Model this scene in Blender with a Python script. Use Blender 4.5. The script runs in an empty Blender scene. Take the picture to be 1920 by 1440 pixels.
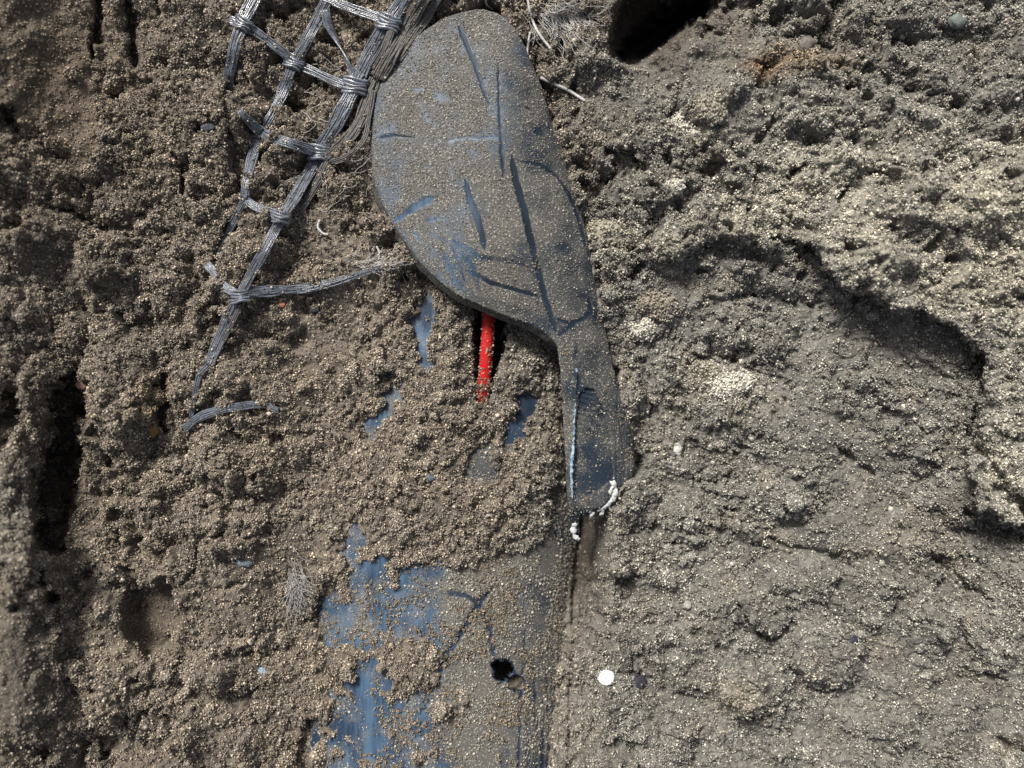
import bpy, math, random
import numpy as np
from mathutils import Vector, noise as mn

random.seed(7); RS = np.random.RandomState(7)
PX = 0.00022                 # one photo pixel on the ground plane, in metres
HC = 1386.0                  # camera height above the ground plane, in the same units
R_ = math.radians

# ------------------------------------------------------------------ camera, sky, sun, exposure
sc = bpy.context.scene
cam_d = bpy.data.cameras.new('camera'); cam = bpy.data.objects.new('camera', cam_d)
sc.collection.objects.link(cam); sc.camera = cam
cam.location = (0, 0, HC * PX)
cam_d.sensor_width = 36; cam_d.lens = 36 * HC / 1920.0
cam_d.clip_start = 0.01; cam_d.clip_end = 100
cam_d.dof.use_dof = True; cam_d.dof.focus_distance = (HC - 5) * PX; cam_d.dof.aperture_fstop = 2.8

w = bpy.data.worlds.new('World'); sc.world = w; w.use_nodes = True
nt = w.node_tree; bg = nt.nodes['Background']
sky = nt.nodes.new('ShaderNodeTexSky'); sky.sky_type = 'NISHITA'; sky.sun_disc = False
SUN_EL, SUN_AZ = 44, -30      # azimuth from north (photo top) towards the photo's right
sky.sun_elevation = R_(SUN_EL); sky.sun_rotation = R_(SUN_AZ)
sky.air_density = 1.0; sky.dust_density = 5.0; sky.ozone_density = 1.0
hs = nt.nodes.new('ShaderNodeHueSaturation'); hs.inputs['Saturation'].default_value = .55   # thin cloud
nt.links.new(sky.outputs[0], hs.inputs['Color']); nt.links.new(hs.outputs[0], bg.inputs[0]); bg.inputs[1].default_value = 0.05
sd = bpy.data.lights.new('sun', 'SUN'); so = bpy.data.objects.new('sun', sd); sc.collection.objects.link(so)
sd.energy = 2.7; sd.angle = R_(15); sd.color = (1, .965, .90)
dirv = Vector((math.sin(R_(SUN_AZ)) * math.cos(R_(SUN_EL)), math.cos(R_(SUN_AZ)) * math.cos(R_(SUN_EL)), math.sin(R_(SUN_EL))))
so.rotation_euler = dirv.to_track_quat('Z', 'Y').to_euler()
sc.view_settings.view_transform = 'Standard'; sc.view_settings.look = 'None'
sc.view_settings.gamma = 1; sc.view_settings.exposure = 1.1
sc.view_settings.use_curve_mapping = False
sc.render.engine = 'CYCLES'; sc.cycles.max_bounces = 5; sc.cycles.diffuse_bounces = 3

# ------------------------------------------------------------------ numeric helpers
def vnoise(x, y, seed):
    """smooth lattice noise in -1..1"""
    r = np.random.RandomState(seed)
    N = 256
    t = r.rand(N, N).astype(np.float32) * 2 - 1
    xi = np.floor(x).astype(np.int64); yi = np.floor(y).astype(np.int64)
    fx = (x - xi).astype(np.float32); fy = (y - yi).astype(np.float32)
    fx = fx * fx * fx * (fx * (fx * 6 - 15) + 10); fy = fy * fy * fy * (fy * (fy * 6 - 15) + 10)
    a = t[xi % N, yi % N]; b = t[(xi + 1) % N, yi % N]; c = t[xi % N, (yi + 1) % N]; d = t[(xi + 1) % N, (yi + 1) % N]
    return (a * (1 - fx) + b * fx) * (1 - fy) + (c * (1 - fx) + d * fx) * fy

def rn(U, V, s, seed):
    """noise of feature size s px, on a lattice turned by a seed-dependent angle"""
    a = seed * 1.37
    c, q = math.cos(a), math.sin(a)
    return vnoise((U * c + V * q) / s + 37.1 * seed, (-U * q + V * c) / s + 11.3 * seed, seed)

def fbm(U, V, s, n, seed, g=.5):
    o = 0; a = 1; t = 0
    for k in range(n):
        o = o + a * rn(U, V, s / 2 ** k, seed + k * 7); t += a; a *= g
    return o / t

def sst(a, b, x):
    t = np.clip((x - a) / (b - a), 0, 1); return t * t * (3 - 2 * t)

def poly_sd(U, V, pts):
    """signed distance to a closed polygon, positive inside"""
    p = np.array(pts, float); n = len(p)
    d = np.full(U.shape, 1e9); ins = np.zeros(U.shape, bool)
    for i in range(n):
        a = p[i]; b = p[(i + 1) % n]; e = b - a
        wx = U - a[0]; wy = V - a[1]
        t = np.clip((wx * e[0] + wy * e[1]) / (e @ e + 1e-9), 0, 1)
        d = np.minimum(d, (wx - e[0] * t) ** 2 + (wy - e[1] * t) ** 2)
        cnd = ((a[1] > V) != (b[1] > V)) & (U < (b[0] - a[0]) * (V - a[1]) / (b[1] - a[1] + 1e-12) + a[0])
        ins ^= cnd
    return np.where(ins, 1, -1) * np.sqrt(d)

def line_d(U, V, pts):
    """distance to an open polyline, the parameter 0..1 along it and the signed side"""
    p = np.array(pts, float)
    L = np.concatenate([[0], np.cumsum(np.hypot(*np.diff(p, axis=0).T))]); L /= L[-1]
    d = np.full(U.shape, 1e18); s = np.zeros(U.shape); sg = np.zeros(U.shape)
    for i in range(len(p) - 1):
        a = p[i]; b = p[i + 1]; e = b - a
        wx = U - a[0]; wy = V - a[1]
        t = np.clip((wx * e[0] + wy * e[1]) / (e @ e + 1e-9), 0, 1)
        q = (wx - e[0] * t) ** 2 + (wy - e[1] * t) ** 2
        m = q < d
        d = np.where(m, q, d); s = np.where(m, L[i] + (L[i + 1] - L[i]) * t, s)
        sg = np.where(m, np.sign(e[0] * wy - e[1] * wx), sg)
    return np.sqrt(d), s, sg

def W(u, v, h):
    """ground measurement (photo x, photo y, height) to metres"""
    k = 1 - np.asarray(h) / HC
    return np.stack([(np.asarray(u) - 960) * k * PX, (720 - np.asarray(v)) * k * PX, np.asarray(h) * PX + 0 * np.asarray(u)], -1)

# ------------------------------------------------------------------ object helpers
COL = sc.collection
def mesh_np(name, verts, faces, mat, parent=None, smooth=True, attrs=None):
    me = bpy.data.meshes.new(name)
    verts = np.asarray(verts, np.float32).reshape(-1, 3); faces = np.asarray(faces, np.int32)
    n = faces.shape[1]
    me.vertices.add(len(verts)); me.vertices.foreach_set('co', verts.ravel())
    me.loops.add(faces.size); me.loops.foreach_set('vertex_index', faces.ravel())
    me.polygons.add(len(faces)); me.polygons.foreach_set('loop_start', np.arange(0, faces.size, n, dtype=np.int32))
    me.update(calc_edges=True); me.validate()
    if smooth: me.polygons.foreach_set('use_smooth', np.ones(len(me.polygons), bool))
    for k, a in (attrs or {}).items():
        a = np.asarray(a, np.float32)
        if a.ndim == 1:
            me.attributes.new(k, 'FLOAT', 'POINT').data.foreach_set('value', a)
        else:
            me.attributes.new(k, 'FLOAT_COLOR', 'POINT').data.foreach_set('color', np.c_[a, np.ones(len(a), np.float32)].astype(np.float32).ravel())
    if mat: me.materials.append(mat)
    o = bpy.data.objects.new(name, me); COL.objects.link(o)
    if parent: o.parent = parent
    return o

def tag(o, label=None, cat=None, group=None, kind=None):
    if label: o['label'] = label
    if cat: o['category'] = cat
    if group: o['group'] = group
    if kind: o['kind'] = kind
    return o

def empty(name, loc, label, cat, group=None):
    o = bpy.data.objects.new(name, None); COL.objects.link(o); o.location = loc
    o.empty_display_size = .01
    return tag(o, label, cat, group)

def rebase(o, loc):
    """put a top-level mesh's origin at its base"""
    me = o.data; n = len(me.vertices); c = np.empty(n * 3, np.float32); me.vertices.foreach_get('co', c)
    c = c.reshape(-1, 3) - np.array(loc, np.float32); me.vertices.foreach_set('co', c.ravel()); o.location = loc
    me.update()

def spline(pts, step):
    """Catmull-Rom through the points (any dimension), resampled at about `step`"""
    p = np.array(pts, float); p = np.vstack([2 * p[0] - p[1], p, 2 * p[-1] - p[-2]])
    out = []
    for i in range(1, len(p) - 2):
        n = max(2, int(np.linalg.norm(p[i + 1][:2] - p[i][:2]) / step))
        t = np.linspace(0, 1, n, endpoint=False)[:, None]
        out.append(.5 * (2 * p[i] + (p[i + 1] - p[i - 1]) * t + (2 * p[i - 1] - 5 * p[i] + 4 * p[i + 1] - p[i + 2]) * t ** 2
                         + (3 * p[i] - 3 * p[i + 1] + p[i + 2] - p[i - 1]) * t ** 3))
    return np.vstack(out + [p[-2][None]])

def tube(path, rad, k=7):
    """closed tube round a 3-D path; rad scalar or array; returns verts, quads (ends pinched)"""
    path = np.asarray(path, float); n = len(path)
    rad = np.broadcast_to(np.asarray(rad, float), (n,)).copy()
    T = np.gradient(path, axis=0); T /= np.linalg.norm(T, axis=1)[:, None] + 1e-12
    up = np.array([0, 0, 1.]); S = np.cross(T, up); S /= np.linalg.norm(S, axis=1)[:, None] + 1e-9; Nn = np.cross(S, T)
    a = np.linspace(0, 2 * np.pi, k, endpoint=False)
    ring = path[:, None] + rad[:, None, None] * (np.cos(a)[None, :, None] * S[:, None] + np.sin(a)[None, :, None] * Nn[:, None])
    i = np.arange(n - 1)[:, None] * k; j = np.arange(k)[None]; j2 = (j + 1) % k
    f = np.stack([i + j, i + j2, i + k + j2, i + k + j], -1).reshape(-1, 4)
    v = ring.reshape(-1, 3)
    m = len(v); v = np.vstack([v, path[:1], path[-1:]])
    jj = np.arange(k)
    c1 = np.stack([np.full(k, m), (jj + 1) % k, jj, jj], -1); b = (n - 1) * k
    c2 = np.stack([np.full(k, m + 1), b + jj, b + (jj + 1) % k, b + (jj + 1) % k], -1)
    return v, f, np.vstack([c1, c2])[:, :3]

def join_tubes(lst):
    V = []; T = []; o = 0
    for v, f, c in lst:
        V.append(v); T.append(f[:, [0, 1, 2]] + o); T.append(f[:, [0, 2, 3]] + o); T.append(c + o); o += len(v)
    return np.vstack(V), np.vstack(T)

# ------------------------------------------------------------------ materials
def new_mat(name):
    m = bpy.data.materials.new(name); m.use_nodes = True
    return m, m.node_tree, m.node_tree.nodes, m.node_tree.links, m.node_tree.nodes['Principled BSDF']

def n_noise(N, L, scale, detail=3, rough=.6, vec=None):
    t = N.new('ShaderNodeTexNoise'); t.inputs['Scale'].default_value = scale
    t.inputs['Detail'].default_value = detail; t.inputs['Roughness'].default_value = rough
    if vec: L.new(vec, t.inputs['Vector'])
    return t
def n_map(N, L, src, a, b, c, d):
    m = N.new('ShaderNodeMapRange'); L.new(src, m.inputs[0])
    for i, x in enumerate((a, b, c, d)): m.inputs[i + 1].default_value = x
    return m.outputs[0]
def n_mix(N, L, f, a, b, mode='MIX'):
    m = N.new('ShaderNodeMix'); m.data_type = 'RGBA'; m.blend_type = mode; m.clamp_factor = True
    for s, x in ((0, f), (6, a), (7, b)):
        if hasattr(x, 'is_output'): L.new(x, m.inputs[s])
        else: m.inputs[s].default_value = x if s == 0 else (*x, 1)
    return m.outputs[2]
def n_attr(N, name, kind='GEOMETRY'):
    a = N.new('ShaderNodeAttribute'); a.attribute_name = name; a.attribute_type = kind; return a
def n_math(N, L, op, a, b):
    m = N.new('ShaderNodeMath'); m.operation = op
    for i, x in enumerate((a, b)):
        if hasattr(x, 'is_output'): L.new(x, m.inputs[i])
        else: m.inputs[i].default_value = x
    return m.outputs[0]
def n_bump(N, L, h, dist, strength, bsdf):
    b = N.new('ShaderNodeBump'); b.inputs['Distance'].default_value = dist; b.inputs['Strength'].default_value = strength
    L.new(h, b.inputs['Height']); L.new(b.outputs[0], bsdf.inputs['Normal'])

S1 = 1 / PX   # noise scale giving features of about one pixel

def soil_mat():
    m, t, N, L, P = new_mat('soil')
    tc = N.new('ShaderNodeTexCoord').outputs['Object']
    a = n_attr(N, 'tone')
    f = n_noise(N, L, S1 / 5, 3, .7, tc); g = n_noise(N, L, S1 / 40, 4, .6, tc)
    k1 = n_map(N, L, f.outputs[0], .3, .7, .55, 1.45); k2 = n_map(N, L, g.outputs[0], .3, .7, .75, 1.2)
    k = n_math(N, L, 'MULTIPLY', k1, k2)
    cr = N.new('ShaderNodeCombineColor')
    for i in range(3): L.new(k, cr.inputs[i])
    c = n_mix(N, L, 1.0, a.outputs['Color'], cr.outputs[0], 'MULTIPLY')
    L.new(c, P.inputs['Base Color']); P.inputs['Roughness'].default_value = .95
    P.inputs['Specular IOR Level'].default_value = .15
    f2 = n_noise(N, L, S1 / 3.5, 2, .6, tc)
    n_bump(N, L, f2.outputs[0], 2.2 * PX, .8, P)
    return m

def grain_mat(name='grains', dark=1.0):
    m, t, N, L, P = new_mat(name)
    a = n_attr(N, 'tint', 'INSTANCER'); b = n_attr(N, 'gc')
    c = n_mix(N, L, 1.0, a.outputs['Color'], b.outputs['Color'], 'MULTIPLY')
    L.new(c, P.inputs['Base Color'])
    P.inputs['Roughness'].default_value = .45; P.inputs['Specular IOR Level'].default_value = .5
    return m

def plastic_mat(name, base, dust, rough, spec=.5):
    """black plastic; attribute 'clean' 0 = dusty, 1 = wiped bare"""
    m, t, N, L, P = new_mat(name)
    tc = N.new('ShaderNodeTexCoord').outputs['Object']
    cl = n_attr(N, 'clean').outputs['Fac']
    f = n_noise(N, L, S1 / 3, 3, .75, tc); g = n_noise(N, L, S1 / 60, 4, .6, tc)
    k = n_map(N, L, f.outputs[0], .3, .72, -.32, .32); k2 = n_map(N, L, g.outputs[0], .3, .7, -.34, .34)
    cc = n_math(N, L, 'ADD', n_math(N, L, 'ADD', cl, k), k2)
    cc2 = n_map(N, L, cc, .15, .85, 0, 1)
    sp = n_map(N, L, f.outputs[0], .35, .75, .7, 1.35)
    cr = N.new('ShaderNodeCombineColor')
    for i in range(3): L.new(sp, cr.inputs[i])
    dcol = n_mix(N, L, 1.0, dust, cr.outputs[0], 'MULTIPLY')
    sk = n_noise(N, L, S1 / 3.2, 1, .5, tc)
    dcol = n_mix(N, L, n_map(N, L, sk.outputs[0], .60, .68, 0, .8), dcol, (.42, .40, .35))
    h = n_noise(N, L, S1 / 90, 2, .5, tc)
    bb = n_mix(N, L, n_map(N, L, h.outputs[0], .4, .6, 0, 1), base, tuple(x * 1.9 for x in base))
    mp = N.new('ShaderNodeMapping'); mp.inputs['Scale'].default_value = (1, .12, 1); mp.inputs['Rotation'].default_value = (0, 0, .12); L.new(tc, mp.inputs[0])
    st_ = n_noise(N, L, S1 / 14, 4, .7, mp.outputs[0])   # lengthwise scuffs
    fl = n_attr(N, 'sheen_tint').outputs['Fac']
    bb = n_mix(N, L, fl, bb, n_mix(N, L, n_map(N, L, n_math(N, L, 'ADD', n_math(N, L, 'MULTIPLY', h.outputs[0], .5), n_math(N, L, 'MULTIPLY', st_.outputs[0], .5)), .42, .58, 0, 1), (.018, .034, .062), (.062, .11, .175)))  # blue sky reflection painted into the base colour
    pt = n_noise(N, L, S1 / 130, 3, .6, tc)
    dcol = n_mix(N, L, n_map(N, L, pt.outputs[0], .4, .62, 0, .55), dcol, n_mix(N, L, .35, dcol, base))
    L.new(n_mix(N, L, cc2, dcol, bb), P.inputs['Base Color'])
    L.new(n_map(N, L, cc2, 0, 1, .85, rough), P.inputs['Roughness'])
    P.inputs['IOR'].default_value = 1.5
    L.new(n_map(N, L, n_attr(N, 'sheen_tint').outputs['Fac'], 0, 1, .07, spec), P.inputs['Specular IOR Level'])
    hh = n_math(N, L, 'MULTIPLY', f.outputs[0], n_map(N, L, cc2, 0, 1, 1, .12))
    n_bump(N, L, hh, 1.6 * PX, .7, P)
    return m

def simple_mat(name, base, rough, base2=None, scale=8, bump=0, spec=.5, bsc=4, trans=0):
    m, t, N, L, P = new_mat(name)
    tc = N.new('ShaderNodeTexCoord').outputs['Object']
    f = n_noise(N, L, S1 / scale, 4, .7, tc)
    L.new(n_mix(N, L, n_map(N, L, f.outputs[0], .38, .62, 0, 1), base, base2 or base), P.inputs['Base Color'])
    P.inputs['Roughness'].default_value = rough; L.new(n_map(N, L, n_attr(N, 'sheen_tint').outputs['Fac'], 0, 1, .07, spec), P.inputs['Specular IOR Level'])
    P.inputs['Transmission Weight'].default_value = trans
    if bump:
        g = n_noise(N, L, S1 / bsc, 3, .6, tc); n_bump(N, L, g.outputs[0], bump * PX, .8, P)
    return m

M_SOIL = soil_mat(); M_GRAIN = grain_mat()
M_PIPE = plastic_mat('pipe_plastic', (.018, .028, .045), (.135, .125, .108), .25)
M_SHARD = plastic_mat('shard_plastic', (.010, .015, .022), (.108, .104, .096), .32, .4)
M_CUT = simple_mat('cut_plastic', (.03, .035, .045), .5, (.13, .12, .1), 5, 1.5)
M_RED = simple_mat('red_insulation', (.46, .008, .012), .36, (.30, .03, .025), 9, .8)
M_NET = simple_mat('net_plastic', (.17, .195, .24), .2, (.085, .09, .10), 12, .5, 1.0, 5, .25)
M_NETD = simple_mat('net_plastic_dusty', (.075, .078, .085), .35, (.15, .135, .115), 7, 1.2, .5, 4)
M_FIB = simple_mat('pale_fibre', (.50, .51, .53), .4, (.30, .28, .25), 6)
M_WISP = simple_mat('dusty_wisp', (.50, .50, .50), .45, (.28, .26, .24), 9)
M_TORN = simple_mat('torn_plastic', (.62, .64, .64), .6, (.30, .30, .29), 6, 1.5)
M_BLUE = simple_mat('sky_lit_plastic', (.10, .19, .30), .4, (.36, .46, .54), 9, 1)  # sky-lit blue of the lip, painted as its plastic colour

# ------------------------------------------------------------------ the pipe's upper surface
def pipe_c(v): return 800 + (1440 - v) * .052
def pipe_top(v): return 12 - (1440 - v) * .05
PA, PB = 262.0, 165.0
def pipe_h(u, v):
    x = np.clip(np.abs(u - pipe_c(v)) / PA, 0, 1)
    return pipe_top(v) - PB * (1 - (1 - x ** 2.4) ** (1 / 2.2))

BARE = [  # patches where the soil has fallen off the pipe
    [(790,538),(808,552),(803,600),(800,690),(788,704),(776,660),(780,600)],
    [(742,705),(735,760),(706,800),(692,835),(678,820),(712,735)],
    [(1003,742),(978,756),(968,788),(944,812),(935,836),(962,834),(982,818),(987,790),(1004,766)],
    [(876,846),(905,838),(942,880),(932,905),(895,910),(874,892)],
    [(650,1006),(672,1000),(668,1030),(646,1078),(626,1074)],
    [(757,1066),(820,1060),(850,1110),(838,1170),(800,1170),(770,1188),(742,1208),(700,1186),(680,1206),(640,1216),(608,1222),(582,1188),(578,1160),(600,1128),(660,1138),(690,1098),(740,1112)],
    [(690,1060),(720,1055),(725,1085),(700,1100),(685,1085)],
    [(590,1372),(640,1322),(700,1296),(742,1322),(784,1314),(798,1286),(818,1284),(796,1384),(770,1392),(740,1358),(680,1378),(620,1384)],
    [(540,1460),(556,1392),(588,1362),(584,1400),(572,1460)],
    [(686,1398),(740,1392),(768,1460),(690,1470)],
    [(636,1392),(660,1390),(668,1440),(640,1450)],
    [(835,1085),(900,1060),(985,1040),(1060,1015),(1075,1100),(1060,1600),(800,1600),(812,1440),(835,1350),(880,1330),(880,1290),(830,1290),(826,1240),(850,1190)],
]
SLOT = [(884,560),(950,575),(948,640),(930,690),(922,740),(912,756),(892,752),(888,700),(884,640)]

# outline of the torn fragment: (row, left edge) and (row, right edge)
LE = [(18,893),(24,862),(35,830),(55,800),(75,775),(95,752),(115,735),(160,712),(210,700),(270,693),(330,700),(380,715),(420,738),(450,757),(495,790),(525,820),(555,860),(572,900),(590,940),(605,985),(625,1022),(645,1044),(690,1051),(740,1054),(800,1057),(850,1060),(900,1062),(935,1064),(960,1064),(985,1067),(1000,1070),(1011,1075)]
RE = [(18,905),(24,930),(35,950),(60,972),(90,985),(150,1010),(220,1032),(290,1055),(360,1076),(420,1095),(480,1108),(540,1118),(590,1128),(640,1139),(700,1152),(760,1170),(830,1188),(880,1190),(902,1180),(916,1162),(928,1158),(942,1140),(955,1118),(962,1100),(968,1090),(985,1086),(1000,1086),(1011,1082)]
def shard_h(u, v, c):
    d = u - c
    z = np.interp(v, [0, 100, 300, 480, 620, 700, 950, 1011], [22, 40, 56, 60, 46, 44, 34, 10])
    return z - np.where(d > 0, (d / 100) ** 2 * 50, (d / 210) ** 2 * 26)
SHC = ([0, 300, 600, 800, 1010], [905, 965, 1045, 1110, 1112])

# ------------------------------------------------------------------ soil height (u, v in photo pixels, result in the same unit)
def axis(lo, hi, step, far):
    a = list(np.arange(lo, hi + step, step)); s = step; x = a[-1]
    while x < far[1]: s *= 1.22; x += s; a.append(x)
    s = step; x = lo; b = []
    while x > far[0]: s *= 1.22; x -= s; b.append(x)
    return np.array(b[::-1] + a)
UA = axis(-110, 2030, 2.35, (-9000, 9000)); VA = axis(-110, 1550, 2.35, (-9000, 9000))
V, U = np.meshgrid(VA, UA, indexing='ij')
U0, V0 = U, V

def box(pts, pad):
    p = np.array(pts); 
    i0, i1 = np.searchsorted(VA, [p[:, 1].min() - pad, p[:, 1].max() + pad]); j0, j1 = np.searchsorted(UA, [p[:, 0].min() - pad, p[:, 0].max() + pad])
    return slice(i0, i1), slice(j0, j1)

WN = fbm(U, V, 34, 3, 5); WN2 = fbm(U, V, 34, 3, 61)     # edge wobble
UW = U + WN * 14; VW = V + WN2 * 14

H = np.zeros(U.shape)
# left side climbs towards the trench wall, raised out of view to shade that side
H += 60 * sst(330, -60, UW) * (0.55 + .45 * sst(500, 100, VW)) + 85 * sst(190, -120, UW) + 330 * sst(-130, -1500, U)
H += -30 * np.exp(-((UW - 560) / 150) ** 2 - ((VW - 200) / 230) ** 2)      # pocket behind the net
H += 120 * sst(-300, -1800, V)
# upper right: a bank that faces the top of the photo and ends in a scarp
E1 = [(1120,470),(1180,445),(1270,478),(1360,452),(1440,438),(1520,462),(1548,512),(1600,552),(1680,582),(1740,590),(1800,625),(1838,645),(1852,700),(1838,790),(1805,880),(1815,950),(1870,975),(2100,1010)]
poly = E1 + [(2100,-400),(1420,-400),(1230,150),(1120,330)]
sdE = poly_sd(UW, VW, poly)
bank = sst(-4, 9, sdE)
ramp = sst(-40, 480, V) * 44 + 18 * sst(1250, 1900, U)
H += bank * ramp * np.interp(U, [1090, 1200, 1380, 1560, 1850], [0, .3, .45, 1, .9])
H -= 26 * np.exp(-(np.minimum(sdE, 0) / 60) ** 2) * (sdE < 0) * sst(1180, 1500, U) * sst(400, 520, V)
H -= 12 * sst(0, 60, -sdE) * sst(1150, 1250, U) * sst(480, 620, V)
# the shallow dish right of the shard
E2 = [(1186,900),(1190,760),(1208,650),(1255,585),(1330,552),(1430,538),(1560,560),(1700,640),(1810,720),(1800,860),(1700,960),(1500,990),(1300,980)]
sd2 = poly_sd(UW, VW, E2); H -= 16 * sst(-3, 14, sd2) * np.exp(-np.maximum(sd2, 0) / 220)
# right frame edge: second rise
H += 30 * sst(1830, 1960, UW) * sst(900, 1050, VW) * sst(1500, 1300, VW)

def hole(pts, depth, soft, blend=1.0):
    global H
    s = box(pts, 60); sd = poly_sd(UW[s] * blend + U[s] * (1 - blend), VW[s] * blend + V[s] * (1 - blend), pts)
    H[s] -= depth * sst(-soft, soft, sd) 
def bump(u, v, a, b, ang, h, p=2.0):
    global H
    s = box([(u - 3 * max(a, b), v - 3 * max(a, b)), (u + 3 * max(a, b), v + 3 * max(a, b))], 0)
    c, q = math.cos(R_(ang)), math.sin(R_(ang)); x = UW[s] - u; y = VW[s] - v
    r = np.sqrt(((x * c + y * q) / a) ** 2 + ((-x * q + y * c) / b) ** 2)
    H[s] += h * np.exp(-r ** (2 * p) * .7)
def crack(pts, wd, depth, lip=.0):
    global H
    s = box(pts, wd * 4 + 20); d, t, sg = line_d(U[s] + WN[s] * 7, V[s] + WN2[s] * 7, pts)
    ww = wd * (np.sin(np.clip(t, 0, 1) * np.pi) ** .5 * .8 + .25) * (1 + .5 * rn(U[s], V[s], 14, 9))
    H[s] -= depth * np.exp(-(d / np.maximum(ww, 1)) ** 2)

hole([(1188,-60),(1152,48),(1136,92),(1150,116),(1172,124),(1210,108),(1270,66),(1318,36),(1352,-60)], 190, 10, .25)  # black cavity at the top
crack([(1372,-60),(1330,2),(1270,48),(1215,84),(1160,108)], 26, 150)
hole([(142,690),(154,730),(152,800),(158,850),(128,960),(98,1060),(78,1000),(76,900),(96,800),(116,720)], 110, 14)
hole([(244,1096),(322,1086),(332,1150),(322,1215),(280,1232),(244,1190),(236,1130)], 46, 12, .5)
hole([(1140,292),(1190,288),(1206,318),(1180,345),(1140,330)], 42, 10)
hole([(540,630),(560,618),(572,632),(560,655),(545,660)], 28, 8)
hole([(62,1398),(92,1392),(104,1412),(90,1428),(66,1424)], 30, 8)
hole([(184,1382),(214,1376),(224,1400),(206,1426),(184,1424)], 34, 8)
hole([(294,690),(312,680),(316,760),(306,812),(292,800)], 40, 8)
hole([(336,318),(350,300),(354,340),(344,362),(334,350)], 34, 6)
hole([(0,205),(20,200),(36,216),(22,232),(0,226)], 30, 8)
hole([(0,730),(24,740),(30,790),(0,800)], 40, 10)
hole([(1492,310),(1520,306),(1532,322),(1512,334),(1494,328)], 28, 6)
hole([(1318,308),(1350,302),(1362,312),(1340,322)], 18, 6)
hole([(1680,520),(1720,512),(1730,524),(1700,534)], 16, 7)
hole([(1836,205),(1850,212),(1846,236),(1834,228)], 12, 5)
hole([(385,580),(410,560),(420,590),(400,640),(384,640)], 20, 8)
hole([(690,900),(710,880),(716,905),(700,925)], 16, 7)
for z in [((210,600),(230,720),(0,0))]: pass
bump(222, 738, 78, 98, 8, 36, 3); bump(390, 300, 75, 110, -10, 20, 2); bump(150, 470, 130, 60, 20, 16)
bump(70, 330, 90, 40, 25, 16); bump(60, 1180, 60, 180, 5, 46, 2); bump(30, 960, 42, 140, 0, 40, 3)
bump(170, 1300, 130, 60, -25, 16); bump(400, 1000, 90, 70, 0, 10)
bump(1392, 1292, 44, 50, -30, 38, 3); bump(1545, 1232, 74, 54, 20, 34, 3); bump(1425, 1140, 62, 40, 40, 36, 3)
bump(1600, 1000, 90, 34, 18, 14); bump(1760, 860, 50, 30, 30, 14); bump(1480, 800, 70, 40, 20, 12)
bump(1330, 240, 60, 40, 30, 16); bump(1200, 380, 60, 40, 0, 16); bump(1160, 210, 50, 50, 0, 14); bump(1080, 120, 50, 50, 0, 18)
bump(1500, 490, 70, 26, 20, 14, 3); bump(1400, 440, 60, 30, 0, 16, 3); bump(1240, 470, 60, 24, 10, 18, 3); bump(1620, 520, 60, 28, 25, 14, 3)
bump(1840, 380, 90, 60, 10, 16)
crack([(182,-20),(178,60),(172,110)], 7, 34); crack([(252,-20),(246,50),(248,120)], 9, 34); crack([(290,-20),(300,30)], 8, 18)
crack([(60,385),(130,395),(200,430),(250,445)], 5, 16); crack([(330,290),(345,350)], 6, 14); crack([(420,470),(395,520),(380,560)], 9, 22)
crack([(430,150),(436,210),(444,300),(446,360)], 8, 26); crack([(452,400),(430,440),(405,490)], 10, 34)
crack([(60,880),(72,980),(86,1080),(98,1150)], 9, 34); crack([(0,1060),(30,1080),(60,1130)], 6, 12)
crack([(330,1080),(336,1140),(325,1200)], 6, 20); crack([(395,990),(400,1030)], 4, 18); crack([(390,1110),(440,1095),(470,1090)], 3.5, 12)
crack([(660,560),(680,600),(676,640)], 5, 16); crack([(620,610),(650,640),(700,655)], 5, 16); crack([(700,650),(712,665)], 4, 14); crack([(680,690),(695,668)], 4, 14)
crack([(1570,842),(1600,862),(1640,892)], 7, 20); crack([(1345,850),(1375,838),(1402,836)], 5, 14); crack([(1402,810),(1430,830),(1450,826)], 6, 14)
crack([(1438,1008),(1500,1030),(1560,1044),(1600,1062)], 7, 18); crack([(1378,1128),(1398,1168),(1440,1198),(1470,1184),(1482,1164)], 7, 26)
crack([(1484,1245),(1500,1278),(1550,1298),(1572,1290)], 7, 24); crack([(1750,1040),(1790,1090),(1845,1124)], 12, 26); crack([(1375,1345),(1432,1342),(1462,1302)], 5, 18)
crack([(1236,1190),(1246,1236),(1244,1300)], 6, 16); crack([(1290,1275),(1315,1290),(1330,1284)], 4, 12); crack([(1250,1020),(1290,1010)], 5, 14)
crack([(1390,1020),(1440,1030)], 5, 10); crack([(1600,640),(1660,650),(1720,690)], 5, 8); crack([(1280,690),(1310,680)], 8, 12)
crack([(1370,270),(1385,305),(1372,330)], 4, 16); crack([(1720,330),(1738,345),(1732,362)], 3.5, 14); crack([(1110,340),(1080,345)], 4, 10); crack([(1700,160),(1745,168)], 5, 14)
crack([(1500,420),(1560,455),(1620,470)], 7, 12); crack([(1640,300),(1720,330)], 6, 10); crack([(1780,480),(1870,500)], 8, 16); crack([(1120,500),(1125,560),(1140,590)], 7, 22)
crack([(1825,790),(1838,870),(1880,930),(1960,975)], 20, 52); crack([(1790,950),(1840,985),(1930,1010)], 14, 34); crack([(1800,1190),(1830,1250),(1880,1270)], 8, 18); crack([(1870,1380),(1920,1420)], 14, 22)
crack([(1130,1090),(1095,1150),(1098,1190)], 5, 12); crack([(1160,1080),(1178,1110)], 8, 12)

MACRO = H.copy()
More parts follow.
